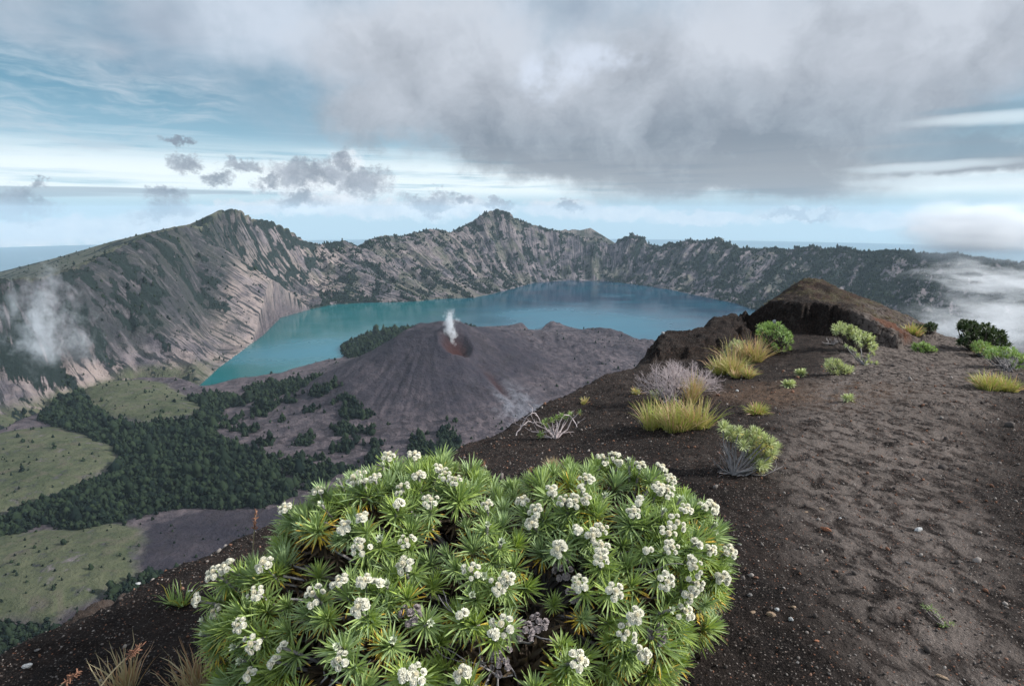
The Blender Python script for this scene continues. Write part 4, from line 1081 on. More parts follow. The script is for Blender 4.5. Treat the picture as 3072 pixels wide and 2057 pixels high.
# ---------------------------------------------------------------- the other plants of the ridge
def place(px, py, d0=1.0):
    h = hit(px, py, d0)
    p = np.array(h) if h else cam_point(px, py, 12.0)
    return p, to_px(p)[2] / FPX        # position, metres per picture pixel
def tuft_shrub(name, label, cat, base_px, tips_px, leafm, twigm, r_px, nl=34, group=None, depth_j=6, trunks=1, age=0.3, stem=1.0, woody=0, wid=0.06, openness=0.95):
    """woody shrub: stems from the root to each leaf tuft"""
    b0, mpp = place(*base_px)
    dc0 = to_px(b0)[2]
    root = tag(empty(name, tuple(b0)), label, cat, group)
    L_, T_ = Acc(), Acc()
    hubs = []
    for (x, y) in tips_px:
        dc = dc0 + R.normal(0, depth_j * mpp)
        p = cam_point(x, y, dc)
        g = gz(p[0], p[1])
        if p[2] < g + r_px * mpp * 0.4: p[2] = g + r_px * mpp * 0.4
        h = np.linalg.norm(p - b0)
        ax = unit((p - b0) / max(h, 1e-3) * 0.7 + np.array([0, -0.1, 0.8]) + R.normal(0, 0.25, 3))
        rr = r_px * mpp * R.uniform(0.8, 1.2)
        rosette(L_, p - b0, ax, rr, nl, R, age=np.clip(age + R.normal(0, 0.2), -0.3, 0.9), openness=openness, wid=wid, tint=R.random() * 0.5)
        m1 = b0 * 0.62 + p * 0.38 + np.array([0, 0, -0.08 * h]) + R.normal(0, 0.06, 3) * h
        m2 = b0 * 0.25 + p * 0.75 + np.array([0, 0, -0.05 * h]) + R.normal(0, 0.05, 3) * h
        tube(T_, np.array([b0 - [0, 0, .02], (b0 + m1) / 2 + R.normal(0, .02, 3) * h, m1, m2, p - ax * rr * 0.2]) - b0, 0.9 * mpp * stem, 0.35 * mpp * stem, 5, v=R.random())
        for k in range(woody):
            grow(T_, m2 - b0, unit(R.normal(0, 1, 3) + (p - b0) / max(h, .01)), h * 0.25, 0.35 * mpp * stem, R, 1, 0.6, 0.4, (2, 3), 0.1, None, 3)
    link("foliage", L_.mesh("foliage"), leafm, root)
    link("branches", T_.mesh("branches"), twigm, root)
    return root
def disc(cx, cy, w, h, n_, top=False):
    """n_ points spread through an ellipse of picture pixels"""
    out = []
    for k in range(n_):
        r = math.sqrt((k + 0.5) / n_); a_ = k * 2.39996
        out.append((cx + w * r * math.cos(a_) + R.normal(0, w * 0.06), cy + h * r * math.sin(a_) + R.normal(0, h * 0.06)))
    return out

# shrub with bare grey stems right of the flowering shrub
A_tips = dp((1655, 975), (1672, 985), (1662, 992), (1690, 985), (1705, 998), (1722, 985), (1735, 990), (1748, 1003), (1762, 1012), (1775, 1022), (1768, 1035), (1752, 1030), (1737, 1022), (1718, 1015), (1700, 1018), (1712, 1035), (1730, 1040), (1748, 1046),
            (1760, 1042), (1725, 1055), (1738, 1062), (1750, 1058), (1735, 1072), (1745, 1068), (1690, 1003), (1680, 1000), (1725, 1003), (1743, 1015))
sh = tuft_shrub("bare_stemmed_shrub", "small grey-green shrub on bare pale stems, right of the big flowering shrub", "shrub", (733, 474), A_tips, LEAF_GREY, TWIG, 8.8, 60, depth_j=7, stem=1.45, age=0.45, wid=0.05)
T_ = Acc(); b0, mpp = place(733, 474)
for x, y in dp((1645, 1010), (1640, 1030), (1650, 1045), (1632, 1052), (1655, 1025), (1660, 1020), (1668, 1030), (1720, 1080), (1645, 1080), (1790, 1065), (1758, 1078), (1640, 1085)):
    p = cam_point(x, y, to_px(b0)[2] + R.normal(0, 5 * mpp)); p[2] = max(p[2], gz(p[0], p[1]) + 0.004)
    m1 = b0 * 0.5 + p * 0.5 + R.normal(0, 0.025, 3)
    tube(T_, np.array([b0, m1, p]) - b0, 0.8 * mpp, 0.25 * mpp, 5, v=R.random())
    grow(T_, m1 - b0, unit(p - m1 + R.normal(0, .01, 3)), np.linalg.norm(p - m1) * .7, 0.35 * mpp, R, 1, 0.5, 0.4, (1, 2), 0.1, None, 3)
link("bare_twigs", T_.mesh("bare_twigs"), TWIG, sh)

def tussock(name, label, cat, base_px, h_px, w_px, nb, mat=GRASS, group=None, hues=(0, 0.8), dead=0.3, nclump=5, droop=0.5, spread=0.75, wid=0.45, heads=0, lean=(0, 0)):
    b0, mpp = place(*base_px)
    root = tag(empty(name, tuple(b0)), label, cat, group)
    G = Acc()
    for k in range(nclump):
        q = np.array([R.uniform(-1, 1) * w_px * 0.33 * mpp, R.uniform(-1, 1) * w_px * 0.3 * mpp, 0]) if nclump > 1 else np.zeros(3)
        w = b0 + q; w[2] = gz(w[0], w[1]) - 0.005
        blades(G, w - b0, nb // nclump, h_px * mpp * R.uniform(0.85, 1.1), spread, R, wid * mpp, lean, droop, w_px * 0.12 * mpp, hues, 0.4, dead=dead)
    link("blades", G.mesh("blades"), mat, root)
    if heads:
        Hh = Acc()
        for k in range(heads):
            d = unit(np.array([R.normal(0, .35), R.normal(0, .35), 1])); L = h_px * mpp * R.uniform(0.9, 1.35)
            tube(Hh, [np.array([0, 0, 0.0]), d * L * .5, d * L + np.array([R.normal(0, .04) * 1, 0, -.02])], 0.25 * mpp, 0.12 * mpp, 3)
        link("stalks", Hh.mesh("stalks"), STRAW, root)
    return root
tussock("grass_tussock", "tall yellow-green grass tussock with rust tips below the bleached dead bush", "grass tussock", (674, 426), 36, 74, 1100, spread=0.7, wid=0.30, nclump=9, hues=(0, 0.9), dead=0.38)
tussock("grass_tussock", "upright straw-coloured grass tuft rising out of the bleached dead bush", "grass tussock", (686, 404), 36, 26, 240, wid=0.3, nclump=3, hues=(0.5, 1), dead=0.5, spread=0.4)
tussock("grass_tussock", "wide yellow tussock left of the rounded green bush", "grass tussock", (722, 374), 28, 48, 620, wid=0.32, nclump=6, hues=(0.1, 1), dead=0.3)
tussock("grass_tussock", "tawny grass tuft touching the left side of the rounded green bush", "grass tussock", (742, 362), 33, 38, 460, wid=0.3, nclump=4, hues=(0.5, 1), dead=0.45)
tussock("grass_tussock", "thin pale-edged tuft at the right foot of the wide yellow tussock", "grass tussock", (744, 378), 15, 26, 200, nclump=3, hues=(0.2, 1), dead=0.4)
tussock("grass_tussock", "small lone yellow-green tuft with drooping dry blades on bare soil", "grass tussock", (750, 414), 17, 34, 300, nclump=4, hues=(0, .6), dead=0.3, spread=0.95)
tussock("grass_tussock", "low yellow tussock beside the path at the right edge", "grass tussock", (996, 390), 20, 50, 800, wid=0.34, nclump=10, hues=(0.05, .8), dead=0.25)
tussock("grass_tussock", "tuft of pale straw grass just above the flowering shrub", "grass tussock", (555, 473), 19, 16, 420, STRAW, nclump=2, hues=(0, 1), dead=0.1, spread=0.6, wid=0.3)
tussock("grass_tussock", "yellow tuft at the lower end of the rocky outcrop crest", "grass tussock", (908, 331), 14, 22, 260, nclump=3, dead=0.3)
tussock("grass_tussock", "fine green grass tuft on the dark slope left of the flowering shrub", "grass tussock", (176, 606), 26, 30, 70, LEAF_LIGHT, nclump=3, hues=(0, 1), dead=0.3, wid=0.6, spread=0.8)
tussock("grass_tussock", "tiny yellowish tuft on the crater edge left of the bleached dead bush", "grass tussock", (633, 392), 11, 16, 120, nclump=2, dead=0.3)
tussock("grass_tussock", "faint dry tuft on the soil left of the large tussock", "grass tussock", (585, 402), 9, 14, 70, nclump=2, hues=(.4, 1), dead=0.3)
# long dry grasses at the bottom of the picture
for (x, y, h, w, nb_, lab) in [(196, 690, 62, 46, 120, "tuft of dry brown grass under the left end of the flowering shrub"),
                               (232, 695, 56, 40, 130, "pale dry grass tuft in front of the lower left flowers"),
                               (120, 700, 60, 50, 100, "sparse dry grass stalks in the bottom left corner"),
                               (275, 700, 44, 40, 120, "short green and straw grass at the bottom edge under the flowering shrub")]:
    tussock("dry_grass", lab, "dry grass", (x, y), h, w, nb_, STRAW if "green" not in lab else GRASS, nclump=4, spread=0.5, hues=(0, 1), dead=0.35, wid=0.75, droop=0.55)
def seed_stalk(label, base_px, top_px, dc, arch=0.0, group=None, lens=0.35):
    b0 = cam_point(*base_px, dc); t0 = cam_point(*top_px, dc)
    b0[2] = min(b0[2], gz(b0[0], b0[1]) + 0.3)
    root = tag(empty("seed_stalk", tuple(b0)), label, "seed stalk", group)
    S1, S2 = Acc(), Acc()
    m = (b0 + t0) / 2 + np.array([-arch, 0, arch])
    k_ = np.linspace(0, 1, 12)[:, None]
    P = (1 - k_) ** 2 * b0 + 2 * k_ * (1 - k_) * m + k_ ** 2 * t0
    tube(S1, P - b0, 0.0026, 0.0016, 4)
    for j in range(46):
        f = 1 - lens * R.random() ** 0.9; i = min(int(f * 11), 10); q = P[i] + (P[i + 1] - P[i]) * (f * 11 - i) - b0
        d = unit(R.normal(0, 1, 3) + unit(P[-1] - P[-3]) * 0.9)
        tube(S2, [q, q + d * 0.007, q + d * 0.016], 0.0024, 0.0008, 4, v=R.random())
    link("stalk", S1.mesh("stalk"), STRAW, root); link("seed_head", S2.mesh("seed_head"), RUST, root)
seed_stalk("rusty upright seed stalk left of the flowering shrub against the valley", (250, 552), (256, 510), 2.35, 0.0)
seed_stalk("rusty seed stalk in the notch on top of the flowering shrub, the upright one", (478, 496), (484, 462), 2.6, 0.0)
seed_stalk("rusty seed stalk leaning right in the notch of the flowering shrub", (508, 490), (531, 466), 2.6, 0.0)
seed_stalk("arching dry stalk with drooping tip in the bottom left corner, the taller one", (92, 700), (142, 645), 1.75, 0.02, lens=0.25)
seed_stalk("reddish dry seed stalk lowest in the bottom left corner", (48, 700), (78, 672), 1.70, 0.01, lens=0.4)

def dead_bush(name, label, base_px, w_px, h_px, mat, nst=14, depth=3, group=None, lean=0.0, thick=0.6):
    b0, mpp = place(*base_px)
    root = tag(empty(name, tuple(b0)), label, "dead bush", group)
    T_ = Acc()
    for k in range(nst):
        a_ = R.uniform(0, 6.28); e = R.uniform(0.3, 1.2)
        d = unit(np.array([math.cos(a_) * e * w_px / h_px * 0.7 + lean, math.sin(a_) * e * 0.6, 1.0]))
        grow(T_, R.normal(0, 1, 3) * np.array([w_px * .05, w_px * .04, 0]) * mpp, d, h_px * mpp * 0.42, thick * mpp, R, depth, 0.42, 0.35, (2, 3), 0.12, None, 4, 0.68)
    link("twigs", T_.mesh("twigs"), mat, root)
    return root
dead_bush("dead_bush", "bleached grey-pink dead bush of dense fine twigs behind the tall tussock", (670, 402), 46, 38, TWIG_PALE, 30, 4, thick=0.6)
dead_bush("dead_bush", "fan of bleached dead twigs at the right of the large dead bush", (690, 398), 40, 33, TWIG_PALE, 24, 4, lean=0.4, thick=0.55)
dead_bush("dead_bush", "flattened grey dead branches right of the rounded green bush", (832, 344), 40, 9, TWIG, 10, 2, thick=0.5)
dead_bush("dead_bush", "dark leafless twigs under the grey-green shrub near the outcrop", (852, 352), 40, 13, TWIG_DARK, 14, 2, thick=0.6)
dead_bush("dead_bush", "grey leafless twigs among the shrubs at the right edge", (1008, 371), 40, 17, TWIG, 20, 2, thick=0.6)

tuft_shrub("green_bush", "rounded bright green bush on the crest left of the outcrop", "bush", (781, 353), disc(775, 336, 16, 13, 60) + disc(766, 329, 8, 7, 14) + disc(782, 341, 10, 11, 24), LEAF_LIGHT, TWIG_DARK, 4.0, 26, depth_j=8, age=0.05, wid=0.09)
tuft_shrub("grey_green_shrub", "low spreading grey-green shrub in front of the shaded outcrop face", "shrub", (856, 351), disc(842, 329, 9, 5, 18) + disc(853, 333, 9, 6, 18) + disc(866, 339, 8, 6, 18) + disc(872, 348, 5, 5, 8), LEAF_GREY, TWIG_DARK, 4.6, 24, depth_j=6, age=0.1, wid=0.10)
tuft_shrub("grey_green_shrub", "cluster of small pale rosettes below the spreading grey-green shrub", "shrub", (864, 364), dp((1905 + 40, 795), (1955, 800), (1962, 812), (1972, 822), (1985, 815), (1992, 800), (1998, 808), (1980, 830), (1992, 832), (2002, 838), (1985, 822), (1945, 798), (1935, 790), (1968, 790)), LEAF_GREY, TWIG, 3.4, 24, depth_j=3, age=0.05, wid=0.10)
tuft_shrub("grey_green_shrub", "small rounded grey-green shrub in the middle of the bare slope", "shrub", (838, 374), disc(833, 365, 9, 6, 22) + disc(843, 370, 8, 5, 14), LEAF_GREY, TWIG_DARK, 4.6, 26, depth_j=4, age=0.45, wid=0.06)
tuft_shrub("green_bush", "small low green cushion bush by the red soil near the path", "bush", (925, 352), disc(922, 347, 10, 4, 24) + disc(930, 349, 7, 3, 10), LEAF_LIGHT, TWIG_DARK, 3.4, 24, depth_j=4, age=0.0, wid=0.10)
tuft_shrub("grey_green_shrub", "little grey-green sprigs beside the wide yellow tussock", "shrub", (736, 356), disc(738, 344, 9, 5, 10) + disc(727, 352, 4, 4, 4), LEAF_GREY, TWIG, 3.6, 22, depth_j=4, wid=0.09)
tuft_shrub("grey_green_shrub", "pale green sprigs at the left side of the tall tussock", "shrub", (660, 400), disc(657, 393, 7, 5, 7), LEAF_GREY, TWIG, 4.0, 22, depth_j=4, wid=0.09)
tuft_shrub("yellow_bush", "yellow-green bush in front of the dark wind-shaped bush", "bush", (984, 357), disc(980, 347, 8, 6, 26) + disc(987, 350, 6, 7, 14), LEAF_LIGHT, TWIG, 4.2, 22, depth_j=6, age=0.75, wid=0.07)
tuft_shrub("green_bush", "mixed green and grey bushes at the right edge above the low tussock", "bush", (1012, 368), disc(1004, 353, 16, 6, 34) + disc(1020, 361, 12, 7, 30) + disc(990, 353, 6, 4, 8), LEAF_LIGHT, TWIG, 4.4, 22, depth_j=7, age=0.3, wid=0.08)
tuft_shrub("dark_bush", "dark wind-shaped bush on the skyline right of the path", "bush", (978, 350), disc(968, 324, 9, 3.5, 22) + disc(962, 327, 5, 2, 6) + disc(980, 329, 14, 5, 34) + disc(994, 336, 12, 7, 30) + disc(975, 337, 14, 4, 22) + disc(1002, 344, 8, 6, 16) + disc(966, 341, 8, 3, 10), LEAF_DARK, TWIG_DARK, 4.2, 24, depth_j=9, age=0.0, wid=0.13, woody=0)
tuft_shrub("dark_bush", "small dark shrub on the skyline left of the path crest", "bush", (929, 334), disc(931, 326, 6, 3.5, 18) + disc(920, 328, 5, 3, 8), LEAF_DARK, TWIG_DARK, 3.2, 20, depth_j=4, age=0.1, wid=0.13)
tuft_shrub("edge_shrub", "straggly shrub with bare looping branches on the crater edge", "shrub", (556, 438), dp((1262, 960), (1272, 955), (1285, 950), (1295, 955), (1250, 962), (1242, 965), (1303, 948), (1240, 992), (1235, 1000), (1252, 975), (1325, 942)), LEAF_LIGHT, TWIG_PALE, 5.0, 26, depth_j=5, age=0.45)
eb = bpy.data.objects["edge_shrub"]
T_ = Acc(); b0 = np.array(eb.location); mpp = to_px(b0)[2] / FPX
for chain in [[(1180, 995), (1195, 970), (1215, 960), (1235, 975), (1260, 985)], [(1320, 975), (1305, 950), (1290, 945), (1280, 965), (1268, 985)], [(1215, 985), (1235, 990), (1255, 985), (1275, 990), (1310, 985)], [(1190, 975), (1210, 945), (1225, 942), (1240, 970)]]:
    P = np.array([cam_point(x * D2, y * D2, to_px(b0)[2] + R.normal(0, 3 * mpp)) for x, y in chain])
    for _ in range(2):
        P = np.concatenate([P[:1], np.stack([P[:-1] * .75 + P[1:] * .25, P[:-1] * .25 + P[1:] * .75], 1).reshape(-1, 3), P[-1:]])
    P = P + R.normal(0, 0.4 * mpp, P.shape)
    tube(T_, P - b0, 0.6 * mpp, 0.25 * mpp, 4, v=R.random())
    for q in P[2::3]: grow(T_, q - b0, unit(R.normal(0, 1, 3) + np.array([0, 0, .6])), 7 * mpp, 0.28 * mpp, R, 1, 0.6, 0.5, (1, 2), 0.1, None, 3)
link("bare_twigs", T_.mesh("bare_twigs"), TWIG_PALE, eb)
for (x, y, r, lab) in [(800, 375, 4.5, "pale rosette plant on bare soil, the upper one left of the small rounded shrub"), (788, 386, 4.5, "pale rosette plant on bare soil, the one nearest the rounded green bush's foot"),
                       (848, 400, 4.0, "pale rosette plant alone on the brown patch of the slope")]:
    tuft_shrub("rosette_plant", lab, "small plant", (x, y + 1), [(x - 2.5, y - 2.5), (x + 2.5, y - 3), (x, y - 1), (x + 3, y)], LEAF_GREY, TWIG, r * 1.35, 20, depth_j=1, age=-0.2, wid=0.13)
tuft_shrub("creeping_weed", "creeping yellow and green weed on the dark soil at lower right", "weed", (945, 625), dp((2112, 1385), (2122, 1390), (2130, 1388), (2140, 1398), (2150, 1410), (2160, 1425), (2170, 1435), (2150, 1440), (2155, 1455), (2175, 1452)), LEAF_LIGHT, TWIG_PALE, 4.5, 10, depth_j=1, age=0.7, openness=1.0, wid=0.05, stem=0.35)

# turf on the back of the outcrop and stray sprouts: uncountable
G = Acc()
for k in range(1100):
    i, j = R.random(2)
    x = R.uniform(4.5, 12.0); y = R.uniform(12.5, 19.0)
    if not inside(np.array([x]), np.array([y]), out_fp)[0] or sdist(np.array([x]), np.array([y]), out_fp)[0] < 0.4: continue
    if float(fbm(np.array([x / 0.5]), np.array([y / 0.5]), 4, 0.6, seed=235)[0]) < -0.05: continue
    blades(G, (x, y, gz(x, y) - 0.01), 12, R.uniform(0.03, 0.09), 0.9, R, 0.004, (0, 0), 0.4, 0.05, (0.3, 1.0), 0.3, dead=0.6)
tag(link("turf", G.mesh("turf"), TURF), kind='stuff')

# ---------------------------------------------------------------- stones
def stone_mesh(name, R, seed, el=(1, 1, 1), sub=2):
    bm = bmesh.new(); bmesh.ops.create_icosphere(bm, subdivisions=sub, radius=1.0)
    q = [unit(R.normal(0, 1, 3)) for _ in range(7)]; off = [R.uniform(0.62, 0.95) for _ in q]
    for v in bm.verts:
        p = np.array(v.co)
        for a_, o in zip(q, off):
            d = float(p @ a_)
            if d > o: p = p - a_ * (d - o)
        p = p * (1 + 0.05 * R.normal())
        v.co = Vector(p * np.array(el))
    me = bpy.data.meshes.new(name); bm.to_mesh(me); bm.free()
    return me
def stone_mat(name, c0, c1):
    M, n, b, o_ = material(name)
    tc = n.node('ShaderNodeTexCoord').outputs['Object']
    n.put(b.inputs['Base Color'], n.mix(n.step(n.noise(tc, 2.2, 6, 0.7), 0.35, 0.65), c0, c1))
    bump(n, b, n.noise(tc, 6, 5, 0.7), 0.5, 0.1)
    return M
SM = dict(red=stone_mat("brick_red_stone", (0.30, 0.12, 0.07, 1), (0.42, 0.20, 0.12, 1)), grey=stone_mat("pale_grey_stone", (0.32, 0.33, 0.34, 1), (0.52, 0.53, 0.53, 1)),
          tan=stone_mat("tan_stone", (0.26, 0.18, 0.12, 1), (0.42, 0.31, 0.22, 1)), dark=stone_mat("grey_stone", (0.12, 0.11, 0.11, 1), (0.25, 0.24, 0.23, 1)))
z8 = lambda x, y: (733.3 + x / 8.057, 500 + y / 8.057)
st_list = [(z8(748, 238), 3.8, 'red', (1.5, .6, .6), -40, "elongated brick-red stone lying on the dark soil right of the flowering shrub"), (z8(1495, 238), 4.4, 'grey', (1.5, .6, .55), 25, "pale grey oblong stone by the path, the largest pale one"),
           (z8(305, 930), 4.0, 'tan', (1.2, .85, .7), -30, "largest tan stone of the small group on the soil right of the flowering shrub"), (z8(350, 885), 2.6, 'grey', (1, .9, .7), 0, "pale pebble just behind the largest tan stone"),
           (z8(155, 903), 2.7, 'tan', (1.2, .8, .6), 20, "tan pebble left of the largest tan stone"), (z8(482, 860), 2.4, 'tan', (1.2, .8, .6), 0, "flat tan pebble behind and right of the largest tan stone"),
           (z8(463, 962), 2.6, 'grey', (1, .9, .8), 0, "round pale pebble right of the largest tan stone"), (z8(130, 768), 2.7, 'dark', (1.1, .8, .7), 10, "greyish pebble nearest the lower right flowers of the shrub"),
           (z8(1003, 975), 2.0, 'tan', (1, .8, .7), 0, "single rusty pebble between the stone group and the creeping weed"), (z8(1390, 706), 1.9, 'tan', (1.3, .7, .6), -50, "small tan chip just above the creeping weed"),
           (z8(1680, 1425), 3.6, 'tan', (1.6, .6, .6), -35, "long tan stone chip near the bottom right corner"), (z8(860, 147), 1.5, 'grey', (1, .9, .8), 0, "tiny white pebble above and right of the brick-red stone"),
           (z8(712, 70), 2.0, 'tan', (1.4, .7, .6), -20, "tan chip above the brick-red stone, the right one"), (z8(585, 97), 1.8, 'tan', (1.4, .7, .6), 0, "tan chip above the brick-red stone, the left one"),
           (z8(50, 360), 2.2, 'dark', (1, .8, .7), 0, "grey pebble just right of the flowering shrub's outermost flowers"), (z8(672, 1133), 2.0, 'red', (1.3, .8, .6), 0, "rusty flat pebble in the lower right soil"),
           (z8(1410, 510), 2.4, 'dark', (1.2, .8, .6), -45, "bluish grey stone half sunk in the path"), (z8(515, 1308), 2.0, 'dark', (1.1, .9, .7), 0, "small grey pebble low on the bare soil near the bottom edge"),
           ((28, 666), 4.2, 'grey', (1.3, .8, .6), 10, "pale stone at the bottom left corner of the slope"), ((37, 650), 2.4, 'dark', (1.2, .8, .6), 0, "small grey stone on the left slope edge above the pale stone"),
           ((138, 583), 2.2, 'grey', (1.3, .7, .6), 0, "small pale stone on the crater edge at lower left"), ((190, 591), 1.8, 'grey', (1.5, .6, .6), 20, "tiny white chip left of the flowering shrub"),
           ((663, 334), 2.0, 'grey', (1, .8, .9), 0, "pale stone on the corner of the dark cliff step"), ((774, 324), 2.0, 'grey', (1, .8, 1.2), 0, "pale upright stone on the crest left of the outcrop"),
           ((737, 391), 1.7, 'grey', (1, .9, .8), 0, "small white pebble below the tussocks"), ((618, 483), 1.6, 'grey', (1, .8, .7), 0, "tiny pale pebble on the soil above the flowering shrub's right lobe")]
for (p, r, kind, el, rz, lab) in st_list:
    w, mpp = place(*p)
    o = link("stone", stone_mesh("stone", R, 0, el, 2), SM[kind])
    s = r * mpp; o.scale = (s, s, s); o.location = (w[0], w[1], w[2] + s * el[2] * 0.35); o.rotation_euler = (R.normal(0, .15), R.normal(0, .15), math.radians(rz))
    tag(o, lab, "stone")
# gravel
G = Acc(); ico = stone_mesh("gravel_chip", R, 0, (1, .9, .7), 1)
iv = np.array([v.co[:] for v in ico.vertices]); ifc = np.array([p.vertices[:] for p in ico.polygons]); bpy.data.meshes.remove(ico)
NG = 16000
yy = 1.3 * (9.5 / 1.3) ** R.random(NG); aa = R.uniform(-1.3, 1.3, NG); xx = aa * yy
zz, sdg = near_ground(xx[None, :], yy[None, :]); zz, sdg = zz[0], sdg[0]
ok = sdg > -0.6
for x, y, z in zip(xx[ok], yy[ok], zz[ok]):
    s = 0.0022 * math.exp(R.normal(0, 0.55)) * (0.7 + 0.4 * y)
    A3 = np.linalg.qr(R.normal(0, 1, (3, 3)))[0]
    G.add((iv * R.uniform(.7, 1.2, 3)) @ A3 * s + np.array([x, y, z + s * .25]), ifc, v=R.random() ** 2.2, w=float(R.random() < 0.22), u=0)
M, n, b, o_ = material("gravel_chips")
c = n.mix(n.attr('v'), (0.045, 0.037, 0.034, 1), (0.28, 0.25, 0.23, 1)); c = n.mix(n.m('MULTIPLY', n.attr('w'), 0.8), c, (0.18, 0.085, 0.05, 1))
n.put(b.inputs['Base Color'], c)
tag(link("gravel", G.mesh("gravel", False), M), kind='stuff')

# ---------------------------------------------------------------- woods in the crater
def scatter_trees(name, mask, count, size, Rr, ylim=(500, 9000), conif=0.5):
    dY = np.gradient(Ys)[:, None] * np.ones_like(X_); area = dY * (As[1] - As[0]) * Y_
    wgt = mask * area / np.maximum(Y_, 900) ** 1.25 * ((Y_ > ylim[0]) & (Y_ < ylim[1])) * (np.abs(X_ / Y_) < 1.18)
    p = wgt.ravel() / wgt.sum()
    idx = Rr.choice(p.size, count, p=p)
    r_, c_ = idx // X_.shape[1], idx % X_.shape[1]
    yv = Y_[r_, c_] + Rr.uniform(-.5, .5, count) * dY[r_, c_]; av = As[c_] + Rr.uniform(-.5, .5, count) * (As[1] - As[0])
    xv = av * yv; zv = H_[r_, c_]
    s = size * np.exp(Rr.normal(0, 0.42, count)) * (1 + 0.25 * (yv > 4000))
    s = s * np.clip(yv / 1700.0, 0.55, 1.0)
    # crown: irregular spindle of two rings
    ang = np.arange(5) * 2 * np.pi / 5
    prof = [(0.0, 0.35), (0.25, 1.0), (0.6, 0.72), (1.0, 0.0)]
    hh = np.array([0.02, 0.30, 0.68]); rr = np.array([0.34, 0.50, 0.30])
    V = np.zeros((count, 16, 3))
    for k in range(3):
        j = Rr.uniform(0.65, 1.3, (count, 5)); ph = Rr.uniform(0, 6.28, count)[:, None]
        V[:, k * 5:(k + 1) * 5, 0] = np.cos(ang + ph) * rr[k] * j
        V[:, k * 5:(k + 1) * 5, 1] = np.sin(ang + ph) * rr[k] * j
        V[:, k * 5:(k + 1) * 5, 2] = hh[k] + Rr.normal(0, 0.05, (count, 5))
    V[:, 15, 2] = Rr.uniform(0.85, 1.15, count)
    V[:, :, 2] *= Rr.uniform(0.9, 1.5, count)[:, None] if conif else 1
    V = V * s[:, None, None] + np.stack([xv, yv, zv - s * 0.08], -1)[:, None]
    F = []
    for k in range(2):
        for i in range(5):
            a0, a1 = k * 5 + i, k * 5 + (i + 1) % 5
            F += [(a0, a1, a1 + 5), (a0, a1 + 5, a0 + 5)]
    for i in range(5): F.append((10 + i, 10 + (i + 1) % 5, 15))
    F = np.array(F)[None] + (np.arange(count) * 16)[:, None, None]
    me = tri_mesh(name, V.reshape(-1, 3), F.reshape(-1, 3), dict(v=np.repeat(Rr.random(count), 16)), False)
    return me
M, n, b, o_ = material("tree_crowns")
n.put(b.inputs['Base Color'], n.mix(n.attr('v'), (0.005, 0.010, 0.009, 1), (0.022, 0.034, 0.018, 1)))
b.inputs['Roughness'].default_value = 1.0; b.inputs['Specular IOR Level'].default_value = 0.05
Rw = np.random.default_rng(5)
tag(link("valley_forest", scatter_trees("valley_forest", forest * flr * (0.25 + sstep(nz2 + 0.6 * nz, -0.35, 0.2)), 34000, 12.0, Rw, (700, 6000)), M), kind='stuff')
tag(link("wall_woodland", scatter_trees("wall_woodland", forest * (1 - flr) * (1 - 0.93 * I_['outer']) * np.where(az < -0.34, 0.10, 1), 46000, 9.0, Rw, (2000, 9500)), M), kind='stuff')
tag(link("scattered_bushes", scatter_trees("scattered_bushes", (1 - forest) * np.clip(grass + lava * 0.5 * (I_['q'] < 0.2) + wl * 0.8, 0, 1) * (I_['dl'] > 4), 4200, 7.5, Rw, (800, 8500)), M), kind='stuff')

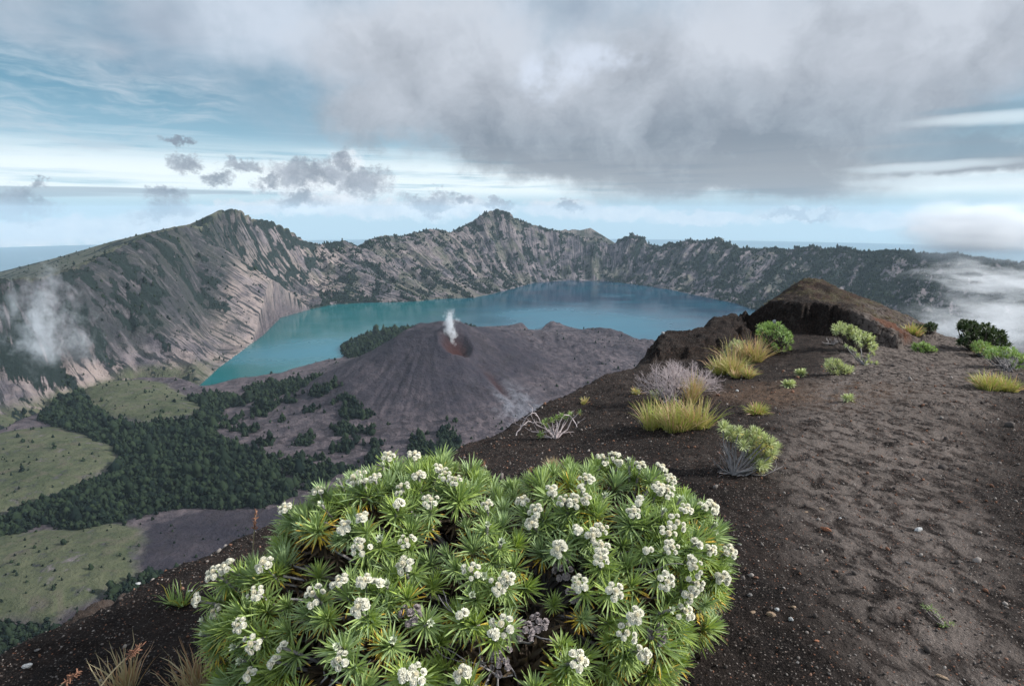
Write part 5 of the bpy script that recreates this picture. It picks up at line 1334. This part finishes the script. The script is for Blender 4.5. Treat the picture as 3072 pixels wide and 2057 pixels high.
# ---------------------------------------------------------------- mist, cloud and steam
def vapour(name, c, size, dens, scale, thr, label=None, cat=None, kind='stuff', stretch=(1, 1, 1), aniso=0.2, soft=0.9, col=(0.93, 0.96, 1.0, 1), seed=0.0, shape='blob', lift=0.0):
    bm = bmesh.new(); bmesh.ops.create_cube(bm, size=2.0)
    me = bpy.data.meshes.new(name); bm.to_mesh(me); bm.free()
    M = bpy.data.materials.new(name + "_vapour"); M.use_nodes = True; M.node_tree.nodes.clear(); n = NT(M.node_tree)
    out = n.node('ShaderNodeOutputMaterial'); pv = n.node('ShaderNodeVolumePrincipled')
    pv.inputs['Color'].default_value = col; pv.inputs['Anisotropy'].default_value = aniso
    P = n.node('ShaderNodeTexCoord').outputs['Object']
    w = n.vm('SUBTRACT', n.noise(n.vm('ADD', P, (seed, 0, 0)), scale * 0.6, 3, 0.6, col=True), (0.5, 0.5, 0.5))
    Pw = n.vm('ADD', P, n.vm('SCALE', w, scale=(0.7 if shape == 'blob' else 1.1)))
    r = n.vm('LENGTH', Pw) if shape == 'blob' else None
    if shape == 'plume':
        px, py, pz = n.sep(Pw)
        h = n.m('MULTIPLY_ADD', pz, 0.5, 0.5)
        wd = n.m('MULTIPLY_ADD', h, 0.50, 0.25)
        r = n.m('ADD', n.m('DIVIDE', n.m('POWER', n.m('ADD', n.m('MULTIPLY', px, px), n.m('MULTIPLY', py, py)), 0.5), wd), n.m('MULTIPLY', n.step(h, 0.55, 1.0), 0.5))
    fall = n.step(r, 0.95, 0.95 - soft)
    nz_ = n.noise(n.vm('ADD', n.vm('MULTIPLY', Pw, stretch), (seed, seed, 0)), scale, 5, 0.62)
    d = n.m('MULTIPLY', n.m('MULTIPLY', fall, n.step(n.m('ADD', nz_, n.m('MULTIPLY', n.m('SUBTRACT', fall, 0.5), 0.25)), thr, thr + 0.22)), dens)
    edge = n.sep(n.vm('ABSOLUTE', P))
    mx = n.m('MAXIMUM', edge[0], n.m('MAXIMUM', edge[1], edge[2]))
    d = n.m('MULTIPLY', d, n.step(mx, 0.98, 0.70))
    n.put(pv.inputs['Density'], d)
    n.L.new(pv.outputs[0], out.inputs['Volume'])
    o = link(name, me, M); o.location = c; o.scale = size
    if label: tag(o, label, cat)
    else: tag(o, kind=kind)
    return o
vapour("mist", at(990, 326, 1500), (330, 240, 135), 0.009, 2.6, 0.42, seed=3.0, stretch=(1, 1, 1.6))
vapour("mist", at(1000, 282, 1900), (420, 300, 130), 0.0075, 2.6, 0.46, seed=8.0, stretch=(1, 1, 1.8))
vapour("cloud", at(1000, 228, 3200), (760, 400, 240), 0.011, 1.5, 0.38, seed=13.0, soft=0.8)
vapour("mist", at(46, 325, 1500), (260, 130, 300), 0.032, 5.0, 0.555, seed=24.0, soft=0.9, stretch=(1, 1, 0.7))
vapour("steam", at(450, 329, 2700), (95, 70, 112), 0.075, 4.6, 0.36, shape='plume', seed=4.0, label="white steam plume rising from the crater of the young cone", cat="steam plume")

# things of one kind share a group
_kinds = {}
for o in scene.objects:
    if o.parent is None and o.get('category'): _kinds.setdefault(o['category'], []).append(o)
_plural = {"bush": "bushes on the ridge", "dead bush": "dead bushes on the ridge", "dry grass": "dry grass at the lower left", "small plant": "small plants on bare soil"}
for k_, l_ in _kinds.items():
    if len(l_) > 1:
        for o in l_: o['group'] = _plural.get(k_, k_ + "s on the ridge")
